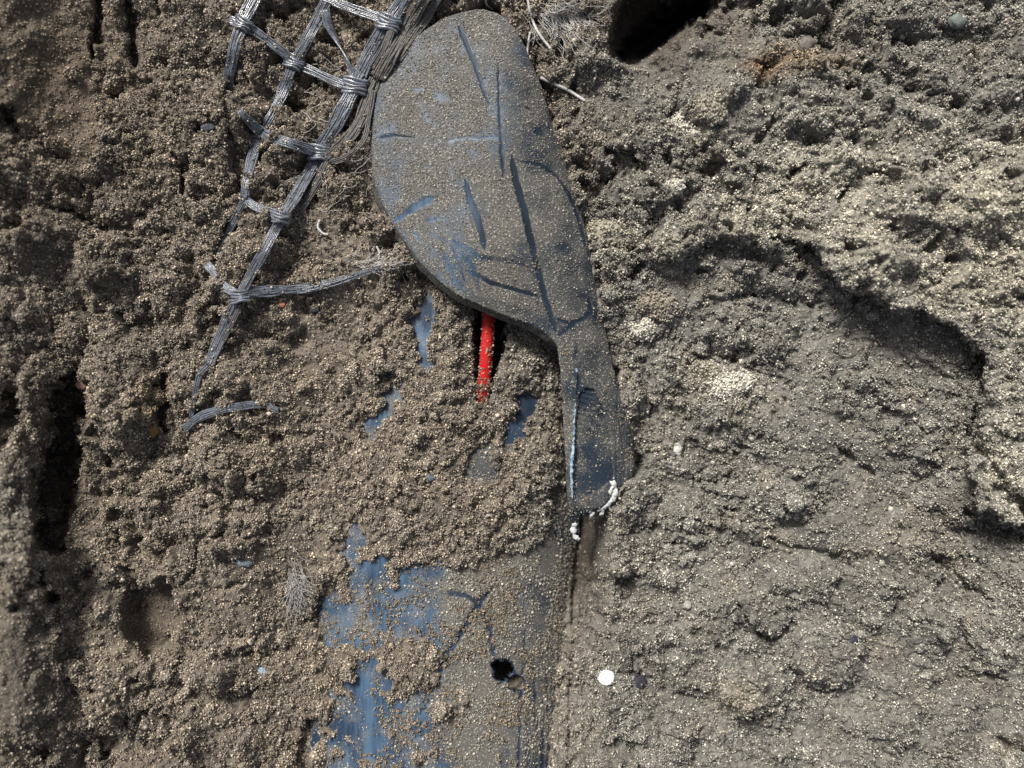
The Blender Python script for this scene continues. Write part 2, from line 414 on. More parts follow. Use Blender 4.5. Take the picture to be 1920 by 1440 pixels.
# smooth, pressed faces: fewer crumbs there
SM = np.zeros(U.shape)
for pts, k in (([(-200,-200),(185,-200),(178,120),(190,230),(210,330),(150,318),(100,262),(0,205),(-200,190)], .95),
               ([(240,1090),(325,1080),(335,1150),(322,1220),(280,1235),(240,1190)], .95),
               ([(-200,1120),(70,1130),(95,1200),(110,1320),(60,1390),(-200,1400)], .85),
               ([(-200,850),(40,870),(60,960),(50,1060),(-200,1080)], .5),
               ([(1060,990),(1150,990),(1160,1050),(1120,1100),(1100,1170),(1070,1170),(1060,1100)], .6),
               ([(1110,1200),(1240,1220),(1235,1300),(1260,1500),(1100,1500),(1110,1300)], .3),
               ([(1130,110),(1150,-60),(1380,-60),(1345,20),(1180,125)], .85), ([(1170,120),(1330,30),(1480,60),(1400,150),(1330,180),(1240,190),(1185,175)], .8),
               ([(1195,640),(1260,580),(1420,550),(1560,580),(1700,660),(1780,740),(1600,700),(1400,600),(1260,640),(1215,760),(1195,850)], .5),
               ([(1200,760),(1330,800),(1300,950),(1200,980)], .4), ([(1170,960),(1400,1000),(1600,1080),(1760,1180),(1850,1300),(1860,1600),(1170,1600)], .38)):
    s = box(pts, 80); SM[s] = np.maximum(SM[s], k * sst(-14, 26, poly_sd(UW[s], VW[s], pts)))
SM = np.maximum(SM, .62 * sst(.12, .38, fbm(U, V, 130, 3, 909)) * sst(-60, 0, np.abs(U - 900) - 200)); CR = 1 - SM
rough_l = .72 + .28 * sst(1150, 1000, U)
H += 9 * fbm(U, V, 170, 3, 21)
lump = np.abs(rn(UW, VW, 62, 31)) * 26 + np.abs(rn(UW, VW, 33, 32)) * 14 - 12
lump = lump * (1 - .4 * sst(1150, 1260, U) * sst(560, 700, V)); H += lump * (.08 + .92 * CR) * rough_l * (1 + .45 * bank * sst(1100, 1200, U))
H += (np.abs(rn(UW, VW, 120, 131)) * 46 - 14) * (.04 + .96 * CR)
n1 = rn(UW, VW, 105, 133); n2 = rn(UW * .8 + VW * .3, VW * 1.2 - UW * .3, 58, 134); mk = sst(-.15, .45, fbm(U, V, 120, 2, 135))
H -= CR * mk * (18 * np.exp(-(np.abs(n1) / .035) ** 1.3) + 12 * np.exp(-(np.abs(n2) / .05) ** 1.3))
hol = sst(.32, .62, fbm(U, V, 46, 3, 77)) ; H -= hol * 22 * CR; H -= 30 * sst(.50, .68, rn(UW, VW, 27, 811)) * CR * sst(-.3, .2, fbm(U, V, 200, 2, 812)) * (1 - .6 * sst(1150, 1250, U) * sst(560, 700, V))
H += (np.abs(rn(U, V, 17, 41)) * 9 + np.abs(rn(U, V, 9, 42)) * 6 - 5) * (.08 + .92 * CR)
H += rn(U, V, 5, 43) * 2.4 * (.25 + .75 * CR) + rn(U * .55, V * 1.2, 34, 47) * 3 * CR
# oblique torn ledges on the right half
lr = sst(1150, 1260, U) * sst(560, 700, V)
led = rn(U * .45 + V * .5, V * 1.6 - U * .55, 46, 88)
H += sst(.04, .12, led) * 12 * sst(1180, 1300, U) * CR

# soil lying on the pipe
cx = pipe_c(V); inp = np.abs(U - cx) < PA - 1
zp = pipe_h(U, V)
PATCH = np.zeros(U.shape); PD = np.full(U.shape, 200.0)
UE = U + WN * 16 + rn(U, V, 17, 71) * 10 + rn(U, V, 8, 73) * 5; VE = V + WN2 * 16 + rn(U, V, 17, 72) * 10 + rn(U, V, 8, 74) * 5
for pts in BARE:
    s = box(pts, 70); q_ = poly_sd(UE[s], VE[s], pts); PATCH[s] = np.maximum(PATCH[s], sst(-9, 3, q_)); PD[s] = np.minimum(PD[s], np.maximum(-q_, 0))
crumb = np.abs(rn(U, V, 30, 51)) * 16 + np.abs(rn(U, V, 16, 52)) * 11 + np.abs(rn(U, V, 8, 53)) * 6 + rn(U, V, 4.5, 54) * 2
thick = (2 + crumb * .95 + 9 * sst(1150, 700, V)) * (.35 + .65 * sst(0, 55, PD))
thin = sst(.02, .22, fbm(U, V, 42, 3, 733) - .06 + .05 * sst(1150, 1400, V)) * sst(570, 640, U) * sst(880, 830, U) * sst(1040, 1110, V)
PATCH = np.maximum(PATCH, thin)
over = zp + thick
HG = H.copy()
band = sst(PA, PA - 70, np.abs(U - cx)) * sst(520, 620, V)
left_side = U < cx
Hn = np.maximum(H - 34 * sst(560, 1000, V), over * 1.0)
wl = sst(PA + 130, PA - 40, cx - U) * (V > 480) * sst(480, 620, V)
wr = (U - cx < PA - 1)
blend = np.where(left_side, wl, np.where(wr, 1, 0) * sst(480, 620, V))
# left shoulder: crumbs run from the pipe out onto the ground
shoulder = np.where(left_side & (cx - U > PA * .62), pipe_h(cx - PA * .62, V) - (cx - U - PA * .62) * .30 + thick, over)
shoulder = np.maximum(shoulder, np.where(inp, over, -999))
H = H * (1 - blend) + np.where(left_side, np.maximum(shoulder, H * .3 - 40), over) * blend
H = np.where(inp, H - PATCH * (thick + 22) * blend, H)
# left flank patches dig down beside the pipe too
H = np.where(~inp & left_side, H - PATCH * 60, H)
# gully right of the pipe
gd = U - (cx + PA)
gul = sst(-60, -30, gd) * sst(70, 10, gd) * sst(930, 1010, V)
rs = inp & (U > cx) & (V > 560)
H = np.where(rs & (gd > -60), np.maximum(H, crumb * .8 + 4 * WN - 8 + (pipe_top(V) - 92 + 22 * sst(1200, 1440, V)) * (1 - sst(-50, 40, gd)) + (HG - 12) * sst(-50, 40, gd)), H)
H = np.where((gd >= -2) & (gd < 70) & (V > 900), np.minimum(H, crumb * .8 + 4 * WN - 8 + (pipe_top(V) - 92 + 22 * sst(1200, 1440, V)) * (1 - sst(-50, 40, gd)) + HG * sst(-50, 40, gd)), H)
H -= gul * (40 * sst(1300, 1080, V) + 14)
hole([(1048,925),(1100,965),(1128,975),(1120,1010),(1095,1060),(1052,1060),(1044,980)], 62, 9, .4)
H -= 58 * sst(-4, 8, gd) * sst(66, 26, gd) * (.45 + .55 * sst(1230, 1060, V)) * (1 - .5 * sst(26, 40, gd) * sst(1150, 1250, V)) * sst(915, 950, V)
H[np.hypot((U - 954) / 46, (V - 1268) / 46) < 1] = -150
# the opening round the red wire
s = box(SLOT, 60)
H[s] -= 24 * sst(-46, 6, poly_sd(UW[s], VW[s], SLOT)); H[s] -= 170 * sst(-3, 5, poly_sd(U[s] + WN[s] * 5, V[s], SLOT))
# under the shard everything stays low
spoly = [(b, a) for a, b in LE] + [(b, a) for a, b in RE[::-1]]
s = box(spoly, 60); dsh = poly_sd(U[s], V[s], spoly); kk = sst(2, 12, dsh)
lim = shard_h(U[s], V[s], np.interp(V[s], *SHC)) - 24
H[s] = np.where(dsh > 0, H[s] * (1 - kk) + np.minimum(H[s], lim) * kk, H[s])
nb = (dsh <= 0) & (dsh > -40) & (U[s] > 1060) & (V[s] > 560)
H[s] = np.where(nb, np.minimum(H[s], shard_h(U[s], V[s], np.interp(V[s], *SHC)) * 0 + np.interp(V[s], [560, 950], [12, 0]) + np.clip(-dsh, 0, 60) * 1.6 + crumb[s] * .6), H[s])
INSH = np.zeros(U.shape); INSH[s] = sst(-4, 6, dsh)
PATCH = np.where(inp & (H > zp + 1), 0, PATCH)
HGT = H

# colours of the soil, with some shade painted in
warm = np.array([.245, .208, .168]); grey = np.array([.252, .239, .214]); tan = np.array([.38, .35, .285]); dk = np.array([.085, .075, .065])
wmix = (sst(1250, 800, U + 160 * fbm(U, V, 220, 3, 15)) )[..., None]
TONE = grey * (1 - wmix) + warm * wmix
bright = (sst(.1, .5, fbm(U, V, 60, 4, 17)) * .22)[..., None]
TONE = TONE * (1 - bright) + np.array([.36, .30, .215]) * bright
drk = (sst(.15, .55, fbm(U, V, 70, 4, 18)) * .4)[..., None]; TONE = TONE * (1 - drk) + dk * 1.6 * drk
shelf = (sst(0, 40, sdE) * sst(1150, 1500, U) * sst(150, 340, V) * (.5 + .5 * sst(-.2, .3, fbm(U, V, 70, 3, 19))) * .75)[..., None]
TONE = TONE * (1 - shelf) + np.array([.46, .43, .36]) * shelf
def tone_or_shade(u, v, a, b, col, k):
    global TONE
    s = box([(u - 3 * a, v - 3 * b), (u + 3 * a, v + 3 * b)], 0)
    f = (k * np.exp(-((UW[s] - u) / a) ** 2 - ((VW[s] - v) / b) ** 2))[..., None]
    TONE[s] = TONE[s] * (1 - f) + np.array(col) * f
for q in ((1160,448,46,26),(1232,462,50,20),(1268,236,22,18),(1310,252,16,14),(1330,205,30,18),(1380,440,40,20),(1265,350,14,14),(1480,440,60,16),(1840,400,80,70),(1780,540,80,40),(1890,540,50,60)): tone_or_shade(*q, tan, .75)
tone_or_shade(1375, 724, 46, 26, (.55, .50, .42), .8); tone_or_shade(1330, 690, 18, 10, (.5, .46, .36), .7); tone_or_shade(1390, 1300, 34, 34, (.38, .33, .24), .5)
tone_or_shade(1480, 120, 90, 26, (.26, .17, .08), .6); tone_or_shade(1430, 130, 24, 18, (.30, .17, .07), .6); tone_or_shade(290, 745, 30, 46, (.33, .23, .12), .5)
tone_or_shade(100, 150, 160, 200, (.17, .125, .085), .6); tone_or_shade(285, 1150, 46, 70, (.13, .105, .08), .8); tone_or_shade(40, 1230, 70, 140, (.12, .105, .09), .8)  # brown pressed faces, darkened partly for the shade on the left
tone_or_shade(30, 960, 60, 90, (.16, .15, .135), .7); tone_or_shade(130, 880, 60, 160, (.10, .075, .05), .6); tone_or_shade(1235, 40, 110, 70, (.08, .055, .038), .8)  # left edge darkened for its shade; darker brown in the hollows
tone_or_shade(1198, 1278, 16, 14, (.05, .05, .065), .8); tone_or_shade(1100, 1060, 30, 120, (.075, .06, .047), .9)  # dark stone spot; then the groove's shade painted as dark brown soil
tone_or_shade(910, 200, 300, 200, (.14, .1, .07), .3)

K = 1 - (MACRO * .0 + HGT) / HC
KM = 1 - MACRO / HC
POS = np.stack([(U - 960) * KM * PX, (720 - V) * KM * PX, HGT * PX], -1)
nv, nu = U.shape
idx = np.arange(nv * nu).reshape(nv, nu)
F = np.stack([idx[:-1, :-1], idx[1:, :-1], idx[1:, 1:], idx[:-1, 1:]], -1).reshape(-1, 4)
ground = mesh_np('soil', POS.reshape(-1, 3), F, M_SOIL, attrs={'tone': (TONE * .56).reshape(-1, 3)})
tag(ground, 'brown sandy soil of the trench floor, broken into crumbs, ledges and cracks', None, None, 'structure')
del F

def ij(u, v): return np.clip(np.searchsorted(VA, v), 1, nv - 1), np.clip(np.searchsorted(UA, u), 1, nu - 1)
def ground_h(u, v, r=2):
    i, j = ij(u, v); i = int(i); j = int(j)
    return float(HGT[max(i - r, 0):i + r + 1, max(j - r, 0):j + r + 1].mean())

# ------------------------------------------------------------------ crumbs and grains (instanced, uncountable)
ICO_V = []; 
import bmesh
def ico(sub=1):
    bm = bmesh.new(); bmesh.ops.create_icosphere(bm, subdivisions=sub, radius=1)
    v = np.array([x.co[:] for x in bm.verts]); f = np.array([[q.index for q in p.verts] for p in bm.faces]); bm.free(); return v, f
IV, IF = ico(1)
IV3, IF3 = ico(3)

crumb_col = bpy.data.collections.new('crumb_shapes'); grain_col = bpy.data.collections.new('grain_shapes')
def crumb_shape(k, n, rad, gr):
    r = np.random.RandomState(100 + k); Vs = []; Fs = []; Cs = []
    for q in range(n):
        d = r.normal(size=3); d /= np.linalg.norm(d); p = d * rad * r.rand() ** .45 if n > 1 else d * 0
        s = gr * (.55 + .8 * r.rand() ** 1.5); sc3 = s * (.7 + .6 * r.rand(3))
        v = IV * (1 + .22 * (r.rand(len(IV), 1) - .5) * 2) * sc3
        A = np.linalg.qr(r.normal(size=(3, 3)))[0]
        Vs.append(v @ A + p); Fs.append(IF + len(IV) * q)
        t = r.rand(); base = .42 + .85 * t ** 1.6
        if r.rand() < .11: base = 1.35 + r.rand() * .65
        if r.rand() < .15: base = .15
        c = np.array([base * (1 + .08 * (r.rand() - .4)), base, base * (1.03 - .13 * r.rand())])
        if base > 1.5: c = np.array([1, .98, .92]) * base
        Cs.append(np.repeat(c[None], len(IV), 0))
    o = mesh_np('crumb_shape' if n > 1 else 'grain_shape', np.vstack(Vs) * PX, np.vstack(Fs), M_GRAIN, smooth=False, attrs={'gc': np.vstack(Cs)})
    COL.objects.unlink(o); (crumb_col if n > 1 else grain_col).objects.link(o)
for k in range(14): crumb_shape(k, 18, 5.4, 1.45)
clump_col = bpy.data.collections.new('clump_shapes')
def clump_shape(k):
    r = np.random.RandomState(300 + k); off = Vector((k * 5.5, 2, 7)); v0, f0 = ico(3)
    d = np.array([mn.fractal(Vector(q) * 1.3 + off, .8, 2, 4) for q in v0]); v0 = v0 * (1 + .45 * d[:, None]) * [15, 12, 9]
    Vs = [v0]; Fs = [f0]; Cs = [np.full((len(v0), 3), .6)]; n0 = len(v0)
    for q in range(420):
        p = v0[r.randint(len(v0))] * (1 + .1 * r.rand()); s = r.uniform(1.1, 2.6); A = np.linalg.qr(r.normal(size=(3, 3)))[0]
        Vs.append((IV * (1 + .22 * (r.rand(len(IV), 1) - .5) * 2) * s * (.7 + .6 * r.rand(3))) @ A + p); Fs.append(IF + n0); n0 += len(IV)
        base = .45 + .8 * r.rand() ** 1.6; base = 1.5 + .7 * r.rand() if r.rand() < .1 else base
        Cs.append(np.repeat([[base, base, base * .96]], len(IV), 0))
    o = mesh_np('clump_shape', np.vstack(Vs) * PX, np.vstack(Fs), M_GRAIN, smooth=False, attrs={'gc': np.vstack(Cs)}); COL.objects.unlink(o); clump_col.objects.link(o)
for k in range(10): clump_shape(k)
for k in range(24): crumb_shape(50 + k, 1, 0, 1.0)

def scatter(name, P, scale, tint, coll, label):
    me = bpy.data.meshes.new(name); me.vertices.add(len(P)); me.vertices.foreach_set('co', P.astype(np.float32).ravel())
    me.attributes.new('sc', 'FLOAT', 'POINT').data.foreach_set('value', scale.astype(np.float32))
    rot = (np.random.RandomState(3).rand(len(P), 3) * 6.283).astype(np.float32)
    me.attributes.new('rot', 'FLOAT_VECTOR', 'POINT').data.foreach_set('vector', rot.ravel())
    me.attributes.new('tint', 'FLOAT_COLOR', 'POINT').data.foreach_set('color', np.c_[tint, np.ones(len(P))].astype(np.float32).ravel())
    o = bpy.data.objects.new(name, me); COL.objects.link(o)
    g = bpy.data.node_groups.new(name, 'GeometryNodeTree')
    g.interface.new_socket('Geometry', in_out='INPUT', socket_type='NodeSocketGeometry')
    g.interface.new_socket('Geometry', in_out='OUTPUT', socket_type='NodeSocketGeometry')
    n = g.nodes; l = g.links
    i = n.new('NodeGroupInput'); u = n.new('NodeGroupOutput'); ip = n.new('GeometryNodeInstanceOnPoints')
    ci = n.new('GeometryNodeCollectionInfo'); ci.inputs['Collection'].default_value = coll; ci.inputs['Separate Children'].default_value = True
    ci.inputs['Reset Children'].default_value = True
    na = n.new('GeometryNodeInputNamedAttribute'); na.data_type = 'FLOAT'; na.inputs[0].default_value = 'sc'
    nr = n.new('GeometryNodeInputNamedAttribute'); nr.data_type = 'FLOAT_VECTOR'; nr.inputs[0].default_value = 'rot'
    l.new(i.outputs[0], ip.inputs['Points']); l.new(ci.outputs[0], ip.inputs['Instance']); ip.inputs['Pick Instance'].default_value = True
    l.new(na.outputs[0], ip.inputs['Scale']); l.new(nr.outputs[0], ip.inputs['Rotation']); l.new(ip.outputs[0], u.inputs[0])
    mo = o.modifiers.new('scatter', 'NODES'); mo.node_group = g
    tag(o, label, None, None, 'stuff'); return o

def pick(n, dens):
    """n random fine-grid vertices, kept with probability dens"""
    i0, i1 = np.searchsorted(VA, [-60, 1500]); j0, j1 = np.searchsorted(UA, [-60, 1980])
    i = RS.randint(i0, i1, n); j = RS.randint(j0, j1, n)
    keep = RS.rand(n) < dens[i, j]; return i[keep], j[keep]
NRM = np.zeros(POS.shape, np.float32)
a = np.gradient(POS, axis=1); b = np.gradient(POS, axis=0); NRM = np.cross(b, a); NRM /= np.linalg.norm(NRM, axis=2)[..., None] + 1e-12
NRM *= np.sign(NRM[..., 2:3] + 1e-9)
i, j = pick(140000, np.clip(1 - INSH - SM * 1.15 - PATCH * 1.2 - .5 * sst(-130, -200, HGT), 0, 1))
P = POS[i, j] + NRM[i, j] * (RS.rand(len(i), 1) * 3.0 - 1.2) * PX + (RS.rand(len(i), 3) - .5) * 2.4 * PX
sc_ = .45 + .75 * RS.rand(len(i)) ** 1.7
tint = TONE[i, j] * (.85 + .85 * RS.rand(len(i), 1) ** 1.3)
scatter('soil_crumbs', P, sc_, tint, crumb_col, 'loose crumbs of damp sand over the soil')
cden = np.clip(sst(-.05, .35, fbm(U, V, 90, 3, 601)) * CR * (1 - PATCH) * (HGT > -70) * (.35 + .65 * sst(1300, 1000, U)), 0, 1)
ex = poly_sd(U, V, [(700,0),(1030,0),(1140,400),(1210,900),(1120,1030),(1040,1030),(1040,720),(860,800),(840,560),(680,400),(300,820),(380,0)]) > -8
cden[ex] *= .12; cden *= 1 - INSH
i, j = pick(5200, cden)
P = POS[i, j] + NRM[i, j] * (RS.rand(len(i), 1) * 5 - 4) * PX
scatter('soil_clumps', P, .35 + .85 * RS.rand(len(i)) ** 1.8, TONE[i, j] * (.8 + .5 * RS.rand(len(i), 1)), clump_col, 'uncounted small crumbly lumps of soil over the ground')
i, j = pick(2600, np.clip(CR * (1 - PATCH) * (1 - INSH), 0, 1)); P = POS[i, j] + NRM[i, j] * 1.5 * PX
scatter('grit', P, 2.4 + 3.4 * RS.rand(len(i)) ** 3, TONE[i, j] * (.4 + .9 * RS.rand(len(i), 1)), grain_col, 'coarser grit mixed into the soil')
i, j = pick(150000, np.clip(.25 + SM * .9 - PATCH * 1.3 - INSH, 0, 1))
P = POS[i, j] + NRM[i, j] * .3 * PX + (RS.rand(len(i), 3) - .5) * 2.0 * PX
scatter('sand_grains', P, .9 + 1.1 * RS.rand(len(i)) ** 2, TONE[i, j] * (.8 + .8 * RS.rand(len(i), 1)), grain_col, 'fine sand grains on the pressed soil faces')

# ------------------------------------------------------------------ the buried pipe
pv = np.arange(150, 1700, 3.2); pa = np.linspace(-1, 1, 190)
PV, PAa = np.meshgrid(pv, pa, indexing='ij')
ANG = PAa * math.pi * .93
ux = np.sin(ANG / 2 * 1.0)                      # -1..1 across, denser at the flanks
PU = pipe_c(PV) + PA * np.sin(PAa * math.pi / 2)
PH = pipe_h(PU, PV)
def streak(U, V, pts, w0, w1, soft=1.5):
    d, t, _ = line_d(U, V, pts); ww = w0 + (w1 - w0) * t
    ww = ww * np.clip(np.minimum(t, 1 - t) * 8 + .25, 0, 1)
    return sst(ww + soft, np.maximum(ww - soft, 0), d)
cl = np.zeros(PU.shape); groove = np.zeros(PU.shape)
nzc = fbm(PU, PV, 60, 4, 200)
lf = sst(870, 800, PU + nzc * 40)
cl = .2 * sst(.0, .5, nzc) + .26 * sst(930, 1000, PU) * (1 + nzc) + lf * (.70 + .55 * fbm(PU, PV, 34, 4, 222)) * sst(500, 640, PV + 200 * (PU < 840))
cl = np.maximum(cl, streak(PU, PV, [(995,745),(972,780),(945,830)], 26, 26) * .95)
cl = np.maximum(cl, streak(PU, PV, [(880,850),(910,880),(930,900)], 22, 22) * .45)
for pts, a_, b_, k, g in (([(925,1100),(900,1130),(870,1180),(846,1215),(828,1250),(805,1300),(790,1340)], 4, 8, .95, 3),
                          ([(905,1112),(882,1150),(855,1200)], 2, 3, .9, 2), ([(830,1112),(870,1116),(895,1128),(906,1150),(918,1180),(928,1240)], 5, 6, .8, 1),
                          ([(982,1170),(984,1230),(976,1300),(974,1380),(968,1500)], 2, 3, .9, 2), ([(1004,1290),(1008,1360),(1006,1500)], 1.3, 1.5, .8, 2),
                          ([(1018,1300),(1020,1380),(1016,1500)], 1, 2, .7, 2), ([(1030,1330),(1032,1420),(1028,1500)], 1.5, 1.5, .7, 2), ([(992,1330),(994,1500)], 1, 1, .7, 1),
                          ([(800,1290),(790,1340),(780,1385)], 9, 12, .95, 1), ([(950,1390),(946,1440),(944,1500)], 8, 12, .5, 1), ([(960,1080),(990,1060)], 3, 3, .4, 0)):
    sk = streak(PU, PV, pts, a_, b_); cl = np.maximum(cl, sk * k); groove = np.maximum(groove, sk * g)
striae = (vnoise(PU / 3.0, PV / 160, 15) > .25) * sst(960, 1010, PU) * sst(1180, 1300, PV); cl = np.maximum(cl, striae * .8); groove += striae * 1.2
hd = np.hypot((PU - 944 + (PV - 1262) * .0) / 19, (PV - 1258) / 22)
hd = np.minimum(hd, np.hypot((PU - 966) / 16, (PV - 1280) / 15)); hd = np.minimum(hd, np.hypot((PU - 932) / 11, (PV - 1248) / 10)); hd += .22 * rn(PU, PV, 9, 5) + .10 * rn(PU, PV, 4, 6)
cl = np.maximum(cl, sst(1.25, 1.0, hd))
top = W(PU, PV, PH - groove - 3 * sst(1.2, .95, hd)).reshape(-1, 3)
m, n = PU.shape; ix = np.arange(m * n).reshape(m, n)
fq = np.stack([ix[:-1, :-1], ix[1:, :-1], ix[1:, 1:], ix[:-1, 1:]], -1).reshape(-1, 4)
fu = PU.ravel()[fq].mean(1); fv = PV.ravel()[fq].mean(1)
HO = [(862,330),(1040,380),(1050,560),(1000,640),(948,662),(930,720),(912,762),(888,760),(880,700),(874,600),(850,520)]
gone = (poly_sd(fu, fv, HO) > 0) | (hd.ravel()[fq].mean(1) < .88)
keep = fq[~gone]
base_pt = W(820, 1000, -PB)
pipe = empty('plastic_pipe', tuple(base_pt), 'half-buried black plastic pipe showing blue sheen through soil, lower centre of the trench', 'pipe')
def child(o, parent):
    o.parent = parent; o.matrix_parent_inverse = parent.matrix_basis.inverted() if False else o.matrix_parent_inverse
    n_ = len(o.data.vertices); c = np.empty(n_ * 3, np.float32); o.data.vertices.foreach_get('co', c)
    o.data.vertices.foreach_set('co', (c.reshape(-1, 3) - np.array(parent.location, np.float32)).ravel()); o.data.update(); return o
wall = mesh_np('pipe_wall', top, keep, M_PIPE, attrs={'clean': cl.ravel(), 'sheen_tint': (lf * .95 + .02).ravel()})
child(wall, pipe); sm = wall.modifiers.new('thickness', 'SOLIDIFY'); sm.thickness = 13 * PX; sm.offset = -1
# lower half of the pipe, under the ground
lv = np.arange(150, 1700, 40.); la = np.linspace(0, math.pi, 30)
LV, LA = np.meshgrid(lv, la, indexing='ij')
low = W(pipe_c(LV) - PA * np.cos(LA), LV, pipe_top(LV) - PB - 235 * np.sin(LA)).reshape(-1, 3)
ix2 = np.arange(LV.size).reshape(LV.shape)
f2 = np.stack([ix2[:-1, :-1], ix2[:-1, 1:], ix2[1:, 1:], ix2[1:, :-1]], -1).reshape(-1, 4)
inner = mesh_np('pipe_underside', low, f2, M_CUT); child(inner, pipe)

# ------------------------------------------------------------------ the torn, leaf-shaped piece of pipe wall
sv = np.concatenate([np.arange(18, 40, 1.0), np.arange(40, 1012, 2.0)]); ss = np.linspace(0, 1, 190)
le = np.interp(sv, *np.array(LE, float).T); re_ = np.interp(sv, *np.array(RE, float).T)
ker = np.hanning(9); ker /= ker.sum()
def smo(a): return np.convolve(np.pad(a, 4, 'edge'), ker, 'valid')
le = smo(le); re_ = smo(re_)
jl = np.array([mn.noise(Vector((q * .05, 3.3, 0))) for q in sv]) * 1.6; le += jl
jr = np.array([mn.noise(Vector((q * .09, 9.3, 0))) for q in sv]) * np.where(sv > 890, 4, 1.5); re_ += jr
re_ = np.maximum(re_, le + 3)
SV, SS = np.meshgrid(sv, ss, indexing='ij')
SU = le[:, None] * (1 - SS) + re_[:, None] * SS
cax = np.interp(SV, [0, 300, 600, 800, 1010], [905, 965, 1045, 1110, 1112])
SH = shard_h(SU, SV, cax)
SCR = [ # scratches: path, half-widths, cleanliness, depth
 ([(862,52),(878,85),(892,125),(904,165),(917,198)], 7, 2, 1, 2.5), ([(934,118),(936,190),(939,260),(944,335)], 3, 2.6, .95, 2),
 ([(960,294),(966,335),(984,400),(1000,470),(1018,545),(1042,622)], 7, 4.5, 1, 3),
 ([(966,300),(1010,308),(1046,332),(1068,368),(1082,405),(1092,440),(1104,480)], 4, 3, .8, 1), ([(1042,598),(1068,606),(1094,598),(1108,584),(1104,560)], 3.5, 3, .95, 1.5),
 ([(1046,632),(1062,616),(1082,604)], 4, 3, .8, 1), ([(708,258),(740,254),(776,258)], 3.5, 2, .9, 1), ([(840,264),(868,259),(900,260),(935,256)], 5, 4, .7, 1),
 ([(812,372),(790,382),(765,395),(740,418)], 9, 4, .95, 1), ([(872,338),(880,372),(893,405),(904,440),(909,468)], 5, 6, .95, 1.5), ([(798,415),(825,409)], 6, 5, .6, 0),
 ([(770,170),(795,166)], 4, 4, .75, 0), ([(812,176),(846,190)], 11, 7, .62, 0), ([(788,190),(800,222),(822,238)], 5, 4, .5, 0), ([(826,110),(836,150)], 8, 5, .35, 0),
 ([(764,92),(776,130),(792,148)], 6, 4, .35, 0), ([(850,452),(900,482),(960,490),(1000,500)], 8, 4, .66, 0), ([(872,506),(920,530),(960,542),(1010,556)], 5, 4, .8, 1),
 ([(830,470),(850,520),(870,548)], 10, 9, .62, .5), ([(855,462),(885,500),(900,545)], 7, 6, .55, .5), ([(800,455),(835,500),(850,530)], 6, 6, .5, .3), ([(905,560),(950,572),(1000,590)], 7, 6, .5, 0), ([(880,362),(892,400),(905,430)], 8, 3, .6, .5), ([(930,468),(980,486),(1000,520)], 5, 4, .5, 0), ([(772,430),(800,470),(830,520)], 3, 3, .6, .6), ([(812,262),(840,300),(850,330)], 5, 9, .3, 0), ([(880,285),(900,292)], 9, 8, .42, 0), ([(830,310),(848,322)], 8, 7, .35, 0), ([(846,462),(862,500),(872,530)], 1.5, 1.5, .95, 2), ([(800,436),(830,450),(870,462)], 6, 5, .45, 0),
 ([(745,425),(775,470),(815,515),(870,550),(930,575),(985,592)], 5, 7, .45, 0), ([(1000,115),(968,128),(940,140)], 8, 5, .5, 0), ([(945,140),(985,150),(1006,160)], 3, 3, .6, 0),
 ([(985,200),(995,208)], 3, 2, .8, 0), ([(1005,240),(1014,256)], 9, 6, .8, 0), ([(962,226),(990,240),(1012,258)], 4, 3, .4, 0), ([(1040,372),(1052,354)], 2, 2, .8, 1), ([(1055,268),(1066,300)], 3, 3, .7, 1),
 ([(710,250),(800,262),(900,266)], 12, 14, .25, 0), ([(960,330),(1040,380),(1080,480),(1090,560)], 30, 26, .30, 0), ([(1080,640),(1078,700),(1090,730)], 7, 6, .7, 0),
 ([(1112,560),(1122,600),(1140,680)], 2, 2, .5, 0), ([(1155,760),(1170,860),(1168,900)], 3, 5, .6, 1), ([(1140,660),(1160,740),(1178,850)], 1, 1.4, .6, 1.5), ([(1150,650),(1164,720)], 1, 1, .5, 1)]
sn = fbm(SU, SV, 50, 4, 300)
scl = .18 + .5 * sn + .28 * sst(0, 300, SU - 840); sheen_tint = sst(960, 860, SU + .2 * (SV - 400)) * .9 * sst(640, 600, SV); sgv = np.zeros(SU.shape)
wob = 1.5 * rn(SU, SV, 9, 301)
for pts, w0, w1, k, g in SCR:
    st = streak(SU + wob, SV + wob, pts, w0, w1, 1.6 if k > .7 else 5); scl = np.maximum(scl, st * k * (1.55 if k >= .9 else 1.15)); sgv = np.maximum(sgv, st * g * .5)
    if k == 1 or (pts[0] in ((934,118),(708,258))): sheen_tint *= 1 - st * .9
# the oval cut facet on the lower tongue
OV = [(1086,742),(1098,726),(1114,730),(1130,758),(1143,800),(1150,850),(1152,896),(1130,918),(1090,938),(1078,936),(1078,850),(1080,780)]
od = poly_sd(SU + wob, SV + wob, OV)
facet = sst(-2, 3, od)
arcs = (np.sin((SV + (SU - 1110) ** 2 * .012) * .62 + 2 * sn) * .5 + .5) * sst(820, 760, SV)
scl = np.maximum(scl, facet * (.55 + .45 * sn + .25 * sst(800, 740, SV) + .22 * sst(870, 905, SV + (SU - 1110) * .55)))
sgv += facet * (5 + arcs * 1.6)
lipd, lt, _ = line_d(SU + wob, SV, [(1082,680),(1078,740),(1074,800),(1070,860),(1070,930)])
sgv -= 4.5 * np.exp(-(lipd / 4.5) ** 2)
sgv += 1.2 * (vnoise(SU / 2.4, SV / 120, 31) > .3) * sst(1148, 1158, SU) * sst(640, 720, SV)
edge = np.minimum(SS, 1 - SS) * (re_ - le)[:, None]
sgv += 3.0 * np.exp(-edge / 2.5)
wave = 2.2 * fbm(SU, SV, 120, 2, 400)
SHt = SH + wave - sgv
TH = 20.0
topP = W(SU, SV, SHt); 
